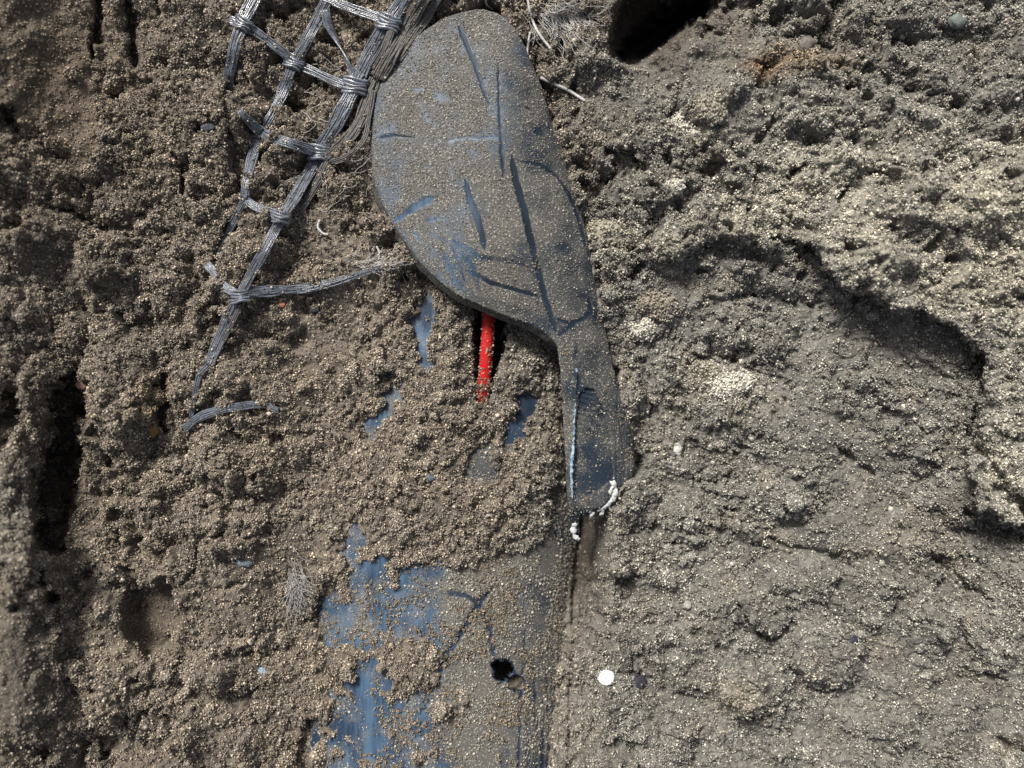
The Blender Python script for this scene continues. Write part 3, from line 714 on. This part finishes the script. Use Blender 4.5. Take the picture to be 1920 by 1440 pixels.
botP = W(SU, SV, SH + wave - TH)
# the cut face slants inwards a little so that it reads as a thick rim
m, n = SU.shape; ix = np.arange(m * n).reshape(m, n); o2 = m * n
ft = np.stack([ix[:-1, :-1], ix[1:, :-1], ix[1:, 1:], ix[:-1, 1:]], -1).reshape(-1, 4)
shard_base = W(960, 400, -20)
shard = empty('pipe_fragment', tuple(shard_base), 'leaf-shaped torn piece of thick black pipe wall, dusty and scratched, lying over the opening', 'pipe fragment')
so_ = mesh_np('outer_face', topP, ft, M_SHARD, attrs={'clean': np.clip(scl, 0, 1.6).ravel(), 'sheen_tint': sheen_tint.ravel()}); child(so_, shard)
# rim and underside
rimi = np.concatenate([ix[:, 0], ix[-1, 1:], ix[::-1, -1][1:], ix[0, ::-1][1:-1]])
A_ = topP.reshape(-1, 3)[rimi]; B_ = botP.reshape(-1, 3)[rimi]; nr = len(rimi)
tg = np.roll(A_, -3, 0) - np.roll(A_, 3, 0); no = np.stack([-tg[:, 1], tg[:, 0], tg[:, 0] * 0], -1); no /= np.linalg.norm(no, axis=1)[:, None] + 1e-12
no *= np.sign(((A_ + no * 4 * PX - A_.mean(0)) ** 2).sum(1) - ((A_ - no * 4 * PX - A_.mean(0)) ** 2).sum(1))[:, None]
fl_ = ((SS.reshape(-1)[rimi] == 0) & (SV.reshape(-1)[rimi] > 330) & (SV.reshape(-1)[rimi] < 650)).astype(float); fl_ = np.convolve(np.pad(fl_, 8, 'wrap'), np.ones(17) / 17, 'valid')
B_ = B_ + no * (fl_ * 10 * PX)[:, None]
rv = np.vstack([A_, A_ * .5 + B_ * .5 + RS.normal(size=A_.shape) * .5 * PX, B_]); k = np.arange(nr); k2 = (k + 1) % nr
rf = np.vstack([np.stack([k + o * nr, k2 + o * nr, k2 + (o + 1) * nr, k + (o + 1) * nr], -1) for o in (0, 1)])
rim = mesh_np('cut_edge', rv, rf, M_CUT); child(rim, shard)
st_ = 6; bi = ix[::st_, ::st_]; bU = SU[::st_, ::st_]; bp = botP[::st_, ::st_].reshape(-1, 3); bx = np.arange(bi.size).reshape(bi.shape)
fb = np.stack([bx[:-1, :-1], bx[:-1, 1:], bx[1:, 1:], bx[1:, :-1]], -1).reshape(-1, 4)
und = mesh_np('inner_face', bp, fb, M_CUT); child(und, shard)

def lumpy(path, rad, seed, k=9, amp=.45):
    P_ = spline(path, 2.0); n_ = len(P_)
    r = np.array([mn.noise(Vector((q * .22, seed, 0))) for q in range(n_)])
    rr = np.interp(np.linspace(0, 1, n_), np.linspace(0, 1, len(rad)), rad) * (1 + amp * r * 2)
    v, f, c = tube(W(P_[:, 0], P_[:, 1], P_[:, 2]), np.maximum(rr, .6) * PX, k)
    nn = np.array([mn.noise(Vector(q) / PX * .35) for q in v]); ctr = v.mean(0)
    v = v + (np.array([[mn.noise(Vector(q) / PX * .3), mn.noise(Vector(q) / PX * .3 + Vector((9, 0, 0))), mn.noise(Vector(q) / PX * .3 + Vector((0, 9, 0)))] for q in v])) * 2.6 * PX
    return v, f, c
for nm, lst in (('torn_edge', [lumpy([(1148,902,28),(1154,918,27),(1148,936,25),(1132,950,24),(1120,958,22)], [4, 5, 6, 5, 3], 1)]),
                ('torn_edge', [lumpy([(1136,926,28),(1120,938,26),(1108,950,26),(1106,962,24)], [3, 4, 5, 3], 2), lumpy([(1100,946,24),(1090,952,22)], [3, 4], 4), lumpy([(1152,908,30),(1145,922,30),(1150,934,24)], [2, 3, 2], 14), lumpy([(1118,930,30),(1108,940,28),(1096,940,27)], [1.5, 2.6, 1.5], 15), lumpy([(1112,960,24),(1106,972,20)], [3, 1.2], 16), lumpy([(1142,944,26),(1144,956,20)], [2.5, 1], 17), lumpy([(1128,940,26),(1130,958,22),(1126,966,18)], [3, 4, 2], 8)]),
                ('torn_tip', [lumpy([(1082,952,20),(1080,972,18),(1076,990,16),(1077,1004,15),(1086,1012,14)], [4, 3.6, 4.5, 5, 3.5], 3)]),
                ('sky_lit_lip', [lumpy([(1083,690,44),(1079,712,44)], [4, 2], 5, amp=.3), lumpy([(1080,742,44),(1077,790,44),(1075,838,43),(1072,870,42),(1072,905,40),(1074,934,38)], [.9, 1.6, 1.4, 2.8, 2.4, 1.4], 6, amp=.4)])):
    v, f = join_tubes(lst); o = mesh_np(nm, v, f, M_BLUE if nm == 'sky_lit_lip' else M_TORN); child(o, shard)
    if nm == 'torn_tip': o['label'] = 'whitish curled plastic tip'
    if nm == 'sky_lit_lip': o['label'] = 'ridge along the oval cut, its pale blue sky light painted on'
    if nm == 'torn_edge': o['label'] = 'whitish frayed plastic edge'

# grains stuck to the shard and the pipe
def grains_on(Ug, Vg, Pg, prob, n, s0, s1, name, label, bright=1.0):
    a_ = RS.randint(0, Ug.shape[0] - 1, n); b_ = RS.randint(0, Ug.shape[1] - 1, n)
    kk = RS.rand(n) < prob[a_, b_]; a_, b_ = a_[kk], b_[kk]
    P = Pg[a_, b_] + (Pg[a_ + 1, b_] - Pg[a_, b_]) * RS.rand(len(a_), 1) + (Pg[a_, b_ + 1] - Pg[a_, b_]) * RS.rand(len(a_), 1); P[:, 2] += .3 * PX
    t = RS.rand(len(a_), 1)
    tint = (np.array([.17, .152, .128]) * (1 - t) + np.array([.34, .325, .29]) * t) * bright * .85
    return scatter(name, P, s0 + (s1 - s0) * RS.rand(len(a_)) ** 2.2, tint, grain_col, label)
width = (re_ - le)[:, None] / 400
grains_on(SU, SV, topP, np.clip((1.05 - scl * 1.05) * (.35 + .65 * sst(-.5, .4, fbm(SU, SV, 30, 3, 310))), .02, 1) * width, 66000, .6, 1.6, 'sand_on_fragment', 'sand grains dusted over the torn pipe fragment')
prob = np.clip(1.1 - cl * 1.05, .02, 1) * sst(760, 800, PV) * sst(-.5, .3, fbm(PU, PV, 26, 3, 311)) * (hd > 1)
grains_on(PU, PV, top.reshape(*PU.shape, 3), prob, 170000, .9, 2.4, 'sand_on_pipe', 'sand grains dusted over the bare pipe')
# small clumps of crumbs on fragment edge and lower pipe
cp = []; ct = []
for (u, v, r, n_) in ((1000,500,26,26),(955,500,30,18),(1150,640,18,14),(760,240,30,10),(1128,600,16,14),(1060,660,20,22),(1070,700,14,12),(1075,945,16,14),(1150,700,14,14),(1168,780,14,14),(1180,850,12,16),(1140,640,12,10),(1100,930,24,14),(1000,90,16,8),(1050,290,10,8),(1090,420,10,8),(870,40,24,8),(1100,940,16,12),(1010,150,20,10)):
    for q in range(n_):
        uu = u + RS.normal() * r * .5; vv = v + RS.normal() * r * .5
        if np.interp(vv, sv, le) < uu < np.interp(vv, sv, re_):
            cp.append(W(uu, vv, float(shard_h(uu, vv, np.interp(vv, [0, 300, 600, 800, 1010], [905, 965, 1045, 1110, 1112]))))); ct.append((.30, .25, .18))
scatter('soil_on_fragment', np.array(cp), .22 + .25 * RS.rand(len(cp)), np.array(ct), crumb_col, 'small clumps of sand stuck to the torn pipe fragment')
gi, gj = 0, 0
cp = []
for q in range(5200):
    u = RS.uniform(580, 1050); v = RS.uniform(1030, 1460)
    dd = fbm(np.array([u]), np.array([v]), 44, 3, 500)[0]
    if math.hypot(u - 950, v - 1266) < 34: continue
    if dd > .04 + .12 * (u > 860): cp.append(W(u, v, float(pipe_h(u, v)) + 1))
scatter('soil_on_pipe', np.array(cp), .3 + .5 * RS.rand(len(cp)), np.repeat([[.27, .215, .155]], len(cp), 0), crumb_col, 'small clumps of sand lying on the bare pipe')

# ------------------------------------------------------------------ the red wire in the opening
wp = spline([(922,520,-44),(918,570,-36),(915,620,-32),(912,660,-30),(909,700,-32),(905,735,-36),(902,760,-50)], 3)
v, f, c = tube(W(wp[:, 0], wp[:, 1], wp[:, 2]), 12.2 * PX, 20); v, f = join_tubes([(v, f, c)])
wire = mesh_np('cable', v, f, M_RED); rebase(wire, tuple(W(912, 650, -44)))
tag(wire, 'bright red insulated wire running down through the dark opening below the torn fragment', 'cable')
t = RS.rand(420); k_ = (RS.rand(420) < .25 + .75 * sst(.35, .95, t)); t = t[k_]
ii = (t * (len(wp) - 1)).astype(int); an = RS.uniform(.1, 3.04, len(ii)); q = wp[ii]
P = W(q[:, 0] + np.cos(an) * 12.5, q[:, 1], q[:, 2] + np.sin(an) * 12.5)
scatter('sand_on_cable', P, .8 + 1.6 * RS.rand(len(ii)), np.repeat([[.26, .21, .16]], len(ii), 0), grain_col, 'sand grains sticking to the red wire')
P = np.array([W(904 + RS.normal() * 10, RS.choice([722, 752]) + RS.normal() * 5, -22 + RS.rand() * 4) for _ in range(46)])
scatter('soil_on_cable', P, .3 + .4 * RS.rand(46), np.repeat([[.27, .215, .155]], 46, 0), crumb_col, 'clumps of sand lying across the red wire')

# ------------------------------------------------------------------ the plastic net
net = empty('plastic_net', tuple(W(560, 250, -10)), 'torn grey plastic mesh net of fibrous ribbed strands, upper left, half buried', 'net')
NETPTS = []
def strand(pts, w0, w1, nf, lift=10, mat=None, twist=0, name='strand', seed=0, sag=0):
    P_ = spline([(a_, b_) for a_, b_ in pts], 4.0); n_ = len(P_); t = np.linspace(0, 1, n_)
    L = lift if hasattr(lift, '__len__') else [lift, lift]
    lf_ = np.interp(t, np.linspace(0, 1, len(L)), L)
    g = np.array([ground_h(a_, b_, 5) for a_, b_ in P_]); ker = np.ones(15) / 15; g = np.convolve(np.pad(g, 7, 'edge'), ker, 'valid')
    h = g + lf_ + 7
    T = np.gradient(P_, axis=0); T /= np.linalg.norm(T, axis=1)[:, None] + 1e-9; S = np.c_[-T[:, 1], T[:, 0]]
    width = .86 * np.interp(t, [0, 1], [w0, w1]) * (1 + .18 * np.array([mn.noise(Vector((q * .12, seed, 1))) for q in range(n_)]))
    lst = []
    for i in range(nf):
        o = (i / (nf - 1) - .5) if nf > 1 else 0
        wv = np.array([mn.noise(Vector((q * .10, seed * 3.1, i * 5.7))) for q in range(n_)])
        off = o * width + wv * width * .10
        zz = wv * 2.2 - abs(o) * width * .22
        if twist:
            an_ = t * twist * math.pi; zz = zz + off * np.sin(an_); off = off * np.cos(an_)
        Q = P_ + S * off[:, None]
        if name == 'strand' and i % 2: NETPTS.append(np.c_[Q, h + zz + 2][::2])
        r = width / nf * .74 * (1 + .35 * np.array([mn.noise(Vector((q * .2, seed, i * 9.1 + 4))) for q in range(n_)]))
        lst.append(tube(W(Q[:, 0], Q[:, 1], h + zz), np.maximum(r, .7) * PX, 6))
    v, f = join_tubes(lst); o = mesh_np(name, v, f, mat or M_NET); child(o, net); return o
NETP = []
def knot(u, v, r, ang, lift=13, turns=3):
    g = ground_h(u, v, 6) + lift + 7; lst = []
    c_, s_ = math.cos(R_(ang)), math.sin(R_(ang))
    for i in range(turns + 2):
        o = (i / (turns + 1) - .5) * r * 1.2
        tt = np.linspace(-1, 1, 14); x = tt * r * (1.05 + .1 * RS.randn()); z = 6 * (1 - tt ** 2) + RS.randn() * .8; y = o + 1.6 * np.sin(tt * 3 + i)
        lst.append(tube(W(u + x * c_ - y * s_, v + x * s_ + y * c_, g + z), r * .17 * PX, 6))
    vv, f = join_tubes(lst); o = mesh_np('knot', vv, f, M_NET); child(o, net)
ST = [
 ([(498,-40),(476,0),(455,38)], 27, 25, 8, [16, 14]), ([(455,44),(442,80),(434,120),(428,150),(434,172)], 24, 19, 8, [14, 12, 10, 2, -14]),
 ([(630,-40),(612,2),(590,48),(568,88),(552,116)], 24, 22, 8, [18, 16]), ([(550,120),(532,168),(512,212),(492,246)], 21, 18, 7, [14, 12]),
 ([(489,250),(474,292),(464,335),(458,372)], 20, 15, 6, [12, 12]), ([(458,374),(442,408),(420,450),(398,492)], 13, 9, 4, [10, 6, 2, -8]),
 ([(775,-40),(752,5),(728,42)], 32, 30, 9, [26, 24]), ([(726,44),(705,82),(684,120),(667,158)], 32, 28, 9, [24, 22]), ([(664,164),(650,192),(630,232),(612,262),(598,284)], 32, 26, 9, [20, 16]),
 ([(597,290),(578,326),(556,364),(530,404)], 25, 21, 8, [15, 12]), ([(526,412),(500,462),(474,508),(452,548)], 20, 18, 7, [10, 8]), ([(448,562),(432,592),(412,636),(392,684)], 24, 20, 7, [10, 8, 6]),
 ([(390,686),(374,704),(366,740),(358,785)], 9, 7, 3, [7, 6, 3]),
 ([(430,36),(452,44)], 12, 16, 4, [8, 13]), ([(458,46),(500,74),(548,112)], 15, 15, 5, [14, 14]), ([(552,118),(596,138),(640,158),(668,164)], 17, 15, 5, [14, 20]),
 ([(606,-4),(650,12),(696,28),(728,42)], 15, 18, 6, [16, 22]), ([(448,208),(466,226),(488,247)], 13, 17, 5, [2, 12]), ([(492,250),(530,264),(568,276),(600,286)], 18, 18, 6, [13, 15]),
 ([(454,368),(474,384),(500,396),(526,406)], 12, 20, 6, [11, 12]), ([(386,494),(402,512),(420,536),(446,552)], 16, 15, 6, [14, 12]),
 ([(452,548),(520,545),(590,538),(650,522),(726,498)], 22, 9, 7, [10, 9, 6, 5, 3]), ([(610,18),(618,52),(640,92),(656,128),(668,158)], 17, 12, 5, [20, 18]),
 ([(346,806),(372,784),(410,770),(450,762),(492,758),(522,770)], 17, 11, 5, [5, 6, 5, 4, 0]),
]
for k, (p_, a_, b_, n_, l_) in enumerate(ST):
    strand(p_, a_, b_, n_, l_, twist=.9 if k == 22 else 0, seed=k + 1)
# the heavier dusty bundle that runs beside the main strand
for k, (p_, a_, b_, n_, l_) in enumerate([
 ([(815,-40),(790,4),(762,52),(735,100),(708,146)], 26, 30, 8, [22, 16]), ([(840,-40),(812,10),(778,64),(745,112)], 20, 16, 5, [14, 10]),
 ([(706,148),(690,190),(672,232),(646,268),(612,298)], 26, 20, 7, [14, 10]), ([(700,170),(692,220),(682,262),(652,292),(622,304)], 9, 7, 3, [20, 12]),
 ([(618,300),(598,338),(578,370),(562,400)], 20, 10, 5, [6, 2]), ([(736,50),(722,90),(700,130)], 14, 14, 5, [24, 20]), ([(452,570),(436,606),(420,640)], 8, 6, 3, [15, 12])]):
    strand(p_, a_, b_, n_, l_, mat=M_NETD, seed=50 + k)
for q in ((455,44,16,28),(551,116,17,24),(666,161,21,10,20),(729,42,20,18,24),(490,249,15,20),(599,286,19,8,16),(527,407,15,10),(449,556,16,-8)): knot(*q)
q = np.vstack(NETPTS); q = q[RS.rand(len(q)) < .8]; q[:, :2] += RS.normal(size=(len(q), 2)) * 3
scatter('sand_on_net', W(q[:, 0], q[:, 1], q[:, 2]), .7 + 1.5 * RS.rand(len(q)) ** 2, np.repeat([[.25, .22, .18]], len(q), 0), grain_col, 'sand grains dusted over the plastic net')
# loose hairs frayed from the net
def fibre_pts(u, v, ln, ang, seed):
    p_ = [(u, v)]; a_ = R_(ang); r = random.Random(seed)
    for _ in range(5): a_ += r.uniform(-.5, .5); u += math.cos(a_) * ln / 5; v += math.sin(a_) * ln / 5; p_.append((u, v))
    return p_
def fibre(pts, r, lift=7):
    P_ = spline(pts, 3); g = np.array([ground_h(a_, b_, 3) for a_, b_ in P_]); g = np.convolve(np.pad(g, 4, 'edge'), np.ones(9) / 9, 'valid')
    return tube(W(P_[:, 0], P_[:, 1], g + lift), r * PX, 5)
lst = [fibre(fibre_pts(RS.uniform(560, 700), RS.uniform(120, 400), RS.uniform(30, 70), RS.uniform(0, 360), q), .5, RS.uniform(5, 14)) for q in range(42)]
lst += [fibre(fibre_pts(RS.uniform(640, 720), RS.uniform(480, 510), RS.uniform(30, 50), RS.uniform(-30, 30), q + 90), .5, 5) for q in range(12)]
v, f = join_tubes(lst); o = mesh_np('frayed_hairs', v, f, M_WISP); child(o, net); o['kind'] = 'stuff'

# ------------------------------------------------------------------ single pale fibres lying about
FIB = [([(986,-20),(996,30),(1010,62),(1036,96)], 2.6, 'pale curved fibre running down from the top edge just right of the fragment tip'),
       ([(994,60),(990,84),(988,112)], 2.2, 'short upright fibre close beside the right edge of the fragment near its tip'),
       ([(1014,146),(1040,158),(1066,170),(1098,190)], 3.0, 'straight shiny white fibre sticking out rightward from the fragment edge'),
       ([(600,412),(596,426),(606,438),(616,440)], 2.6, 'tiny white hooked fibre between the net and the fragment left edge'),
       ([(946,614),(942,628),(938,640)], 2.0, 'tiny white thread hanging just right of the red wire'),
       ([(912,-10),(912,8),(924,18)], 2.2, 'short white fibre touching the very tip of the fragment'),
       ([(706,462),(712,474),(710,488)], 2.0, 'small white fibre speck left of the fragment lower edge')]
for pts, r, lab in FIB:
    v, f = join_tubes([fibre(pts, r, 8 if pts[0][1] != 614 else 26)]); o = mesh_np('fibre', v, f, M_FIB); u_, v_ = pts[1]
    rebase(o, tuple(W(u_, v_, ground_h(u_, v_)))); tag(o, lab, 'fibre', 'stray plastic fibres on the soil')
def tuft(u, v, su, sv_, n_, ln, ang, lab, seed):
    r = np.random.RandomState(seed); l_ = [fibre(fibre_pts(u + r.normal() * su, v + r.normal() * sv_, ln * (.5 + r.rand()), ang + r.uniform(-35, 35), seed * 100 + q), .42, 7 + 6 * r.rand()) for q in range(n_)]
    vv, f = join_tubes(l_); o = mesh_np('fibre_tuft', vv, f, M_WISP); rebase(o, tuple(W(u, v, ground_h(u, v)))); tag(o, lab, 'fibre tuft', 'tufts of frayed plastic fibre')
tuft(552, 1090, 7, 24, 90, 40, 75, 'fuzzy whitish fibre tuft on the soil left of the blue pipe patch', 2)
tuft(1040, 20, 26, 14, 110, 60, 45, 'spread of fine grey fibres at the top edge right of the fragment', 3)
tuft(700, 496, 22, 5, 34, 40, -10, 'thin fibre wisps at the free end of the long net strand', 4)
tuft(985, 1150, 4, 4, 0 + 3, 20, 80, 'few fine hairs lying on the dusty pipe', 5)

# ------------------------------------------------------------------ clods, pebbles and the white disc
def rock(name, u, v, a, b, c, ang, seed, mat, label, cat, group, rough=.16, grains=0, tint=(.5, .45, .33), sink=.35, lift=None):
    g = ground_h(u, v, 3) if lift is None else lift
    vv = IV3.copy(); off = Vector((seed * 7.7, 1.1, 3.3))
    d = np.array([mn.fractal(Vector(q) * 1.5 + off, .9, 2, 4) for q in vv]); vv = vv * (1 + rough * d[:, None])
    vv = vv * [a, b, c]; co, si = math.cos(R_(ang)), math.sin(R_(ang)); vv = vv @ np.array([[co, si, 0], [-si, co, 0], [0, 0, 1]])
    parts = [(vv, IF3)]; Vs = [vv]; Fs = [IF3]; n0 = len(vv); r = np.random.RandomState(seed); cc = [np.repeat([[1, 1, 1.]], n0, 0) * .8]
    for q in range(grains):
        k = r.randint(len(IV3)); s = r.uniform(1.0, 2.4); gv = IV * (.75 + .5 * r.rand(len(IV), 1)) * s + (vv[k] + r.normal(size=3) * 2.2) * (1 + .06 * r.rand())
        Vs.append(gv); Fs.append(IF + n0); n0 += len(IV); cc.append(np.repeat([[1, 1, 1.]], len(IV), 0) * (.45 + 1.0 * r.rand()))
    V_ = np.vstack(Vs); k = 1 - g / HC
    o = mesh_np(name, V_ * PX, np.vstack(Fs), mat, smooth=not grains, attrs={'gc': np.vstack(cc)})
    o.location = tuple(W(u, v, g + c * (1 - sink * 2) * .5)); return tag(o, label, cat, group)
def clod_mat(name, col):
    m_, t_, N, L, P = new_mat(name); a_ = n_attr(N, 'gc'); tc = N.new('ShaderNodeTexCoord').outputs['Object']
    f_ = n_noise(N, L, S1 / 4, 3, .7, tc); cr = N.new('ShaderNodeCombineColor'); kk = n_map(N, L, f_.outputs[0], .3, .7, .6, 1.3)
    for i_ in range(3): L.new(kk, cr.inputs[i_])
    c1 = n_mix(N, L, 1.0, col, cr.outputs[0], 'MULTIPLY'); L.new(n_mix(N, L, 1.0, c1, a_.outputs['Color'], 'MULTIPLY'), P.inputs['Base Color']); P.inputs['Roughness'].default_value = .8
    return m_
M_CLP = clod_mat('clod_pale', (.56, .53, .45)); M_CLT = clod_mat('clod_tan', (.34, .31, .245)); M_CLG = clod_mat('clod_grey', (.27, .235, .185)); M_CLB = clod_mat('clod_brown', (.25, .18, .12))
CL = [
 (1203,616,25,21,15,10,M_CLP,'roundest pale cream clod, alone just right of the fragment'),
 (1272,236,24,20,15,0,M_CLP,'bright cream clod right of the fragment, larger of two neighbours near the dark cavity'),
 (1308,254,16,14,11,20,M_CLP,'small cream clod touching the lower right of a larger cream clod'),
 (1332,206,22,26,14,60,M_CLT,'tan clod above the pair of cream clods, below the smooth slope'),
 (1266,350,14,12,10,0,M_CLP,'small cream clod alone above the tan ledge'),
 (1354,382,12,11,9,0,M_CLT,'small tan clod up right of the tan ledge'),
 (1264,464,15,12,10,0,M_CLT,'round tan clod on the lower lip of the tan ledge'),
 (1320,690,22,13,9,-8,M_CLT,'flat oval tan clod in the shallow dish beside the white patch'),
 (1372,722,34,18,9,15,M_CLP,'widest whitish crumbling patch lying in the shallow dish'),
 (1235,570,44,24,14,-15,M_CLG,'long grey brown clod just above the roundest pale clod'),
 (1150,440,44,26,20,0,M_CLT,'large tan clod against the right edge of the fragment'),
]
for k, (u, v, a_, b_, c_, an_, mt, lab) in enumerate(CL):
    rock('clod', u, v, a_, b_, c_, an_, k + 1, mt, lab, 'clod', 'soil clods lying on the surface', .42, int(a_ * b_ * 2.2), sink=.5 if a_ < 30 else .75)
PB_ = lambda n_, c_, r_=.5: simple_mat(n_, c_, r_, tuple(x * .6 for x in c_), 9, 1)
PE = [
 (155,722,12,10,8,0,PB_('stone_pink',(.33,.22,.17)),'small pink pebble on the rim of the dark hollow on the left'),
 (284,804,13,17,9,10,PB_('stone_orange',(.30,.18,.08)),'orange brown pebble right of the dark hollow, left of the net end'),
 (456,1055,17,7,6,-12,PB_('stone_bluegrey',(.22,.27,.28)),'flat blue grey pebble left of the fibre tuft'),
 (491,1262,10,12,6,30,PB_('stone_paleblue',(.27,.36,.42)),'pale blue pebble in the soil left of the pipe'),
 (470,1200,7,9,5,0,PB_('stone_cream',(.6,.52,.42)),'small cream pebble above the pale blue pebble'),
 (1198,1280,15,14,8,0,PB_('stone_dark',(.045,.045,.06),.7),'dark slate pebble just right of the white disc'),
 (590,580,9,9,6,0,PB_('stone_black',(.05,.05,.055)),'small black pebble below the long net strand'),
 (528,572,8,6,5,0,PB_('stone_brick',(.40,.17,.11)),'small brick red pebble below the knot of the long net strand'),
 (345,122,18,5,5,20,PB_('stone_straw',(.68,.6,.5)),'pale elongated chip on the soil left of the net'),
 (390,240,13,9,7,0,PB_('stone_slate',(.08,.085,.10)),'dark slate pebble set in the lump left of the net'),
 (1512,84,18,14,10,20,PB_('stone_shade',(.16,.14,.13)),'grey pebble high on the slope right of the dark cavity'),
 (1795,40,16,14,9,0,PB_('stone_greygreen',(.17,.19,.18)),'grey green pebble near the top right corner'),
 (1290,1135,8,8,5,0,PB_('stone_lightgrey',(.35,.33,.3)),'little light grey pebble in the lower right soil'),
 (1600,1200,8,8,5,0,PB_('stone_night',(.05,.05,.07)),'small black pebble near the middle of the lower right soil'),
 (806,896,8,8,6,0,PB_('stone_dusk',(.12,.14,.17)),'small blue grey pebble on top of the buried pipe'),
 (1271,842,8,12,6,0,PB_('stone_white',(.6,.57,.52)),'small whitish pebble in the soil right of the fragment lower end'),
]
for k, (u, v, a_, b_, c_, an_, mt, lab) in enumerate(PE):
    rock('pebble', u, v, a_, b_, c_, an_, 40 + k, mt, lab, 'pebble', 'small stones in the soil', .30, 0, sink=.3)

# white disc: flat, slightly ragged, with a small pit and radial cracks
du, dv = 1137, 1271
g = ground_h(du, dv, 4) + 8; rr = np.linspace(0, 1, 12); an = np.linspace(0, 2 * np.pi, 48, endpoint=False)
vv = []; 
for r in rr:
    for a_ in an:
        k = 1 + .10 * mn.noise(Vector((math.cos(a_) * 2.2, math.sin(a_) * 2.2, 4))) + .05 * mn.noise(Vector((math.cos(a_) * 7, math.sin(a_) * 7, 4)))
        z = 5 * (1 - r ** 6) - 2.6 * math.exp(-(r / .10) ** 2) - 1.2 * (abs(math.sin(a_ * 2.5 + 1)) < .12) * (r < .8) + .5 * mn.noise(Vector((math.cos(a_) * r * 6, math.sin(a_) * r * 6, 0))) - (5 if r == 1 else 0)
        vv.append((r * 16.5 * k * math.cos(a_) * PX, r * 15.5 * k * math.sin(a_) * PX, z * PX))
ff = [[r * 48 + a_, r * 48 + (a_ + 1) % 48, (r + 1) * 48 + (a_ + 1) % 48, (r + 1) * 48 + a_] for r in range(11) for a_ in range(48)]
disc = mesh_np('white_disc', vv, ff, simple_mat('chalk_white', (.80, .81, .82), .7, (.68, .68, .68), 10, .8)); disc.location = tuple(W(du, dv, g))
tag(disc, 'small round bright white disc lying on smooth soil right of the pipe', 'disc')
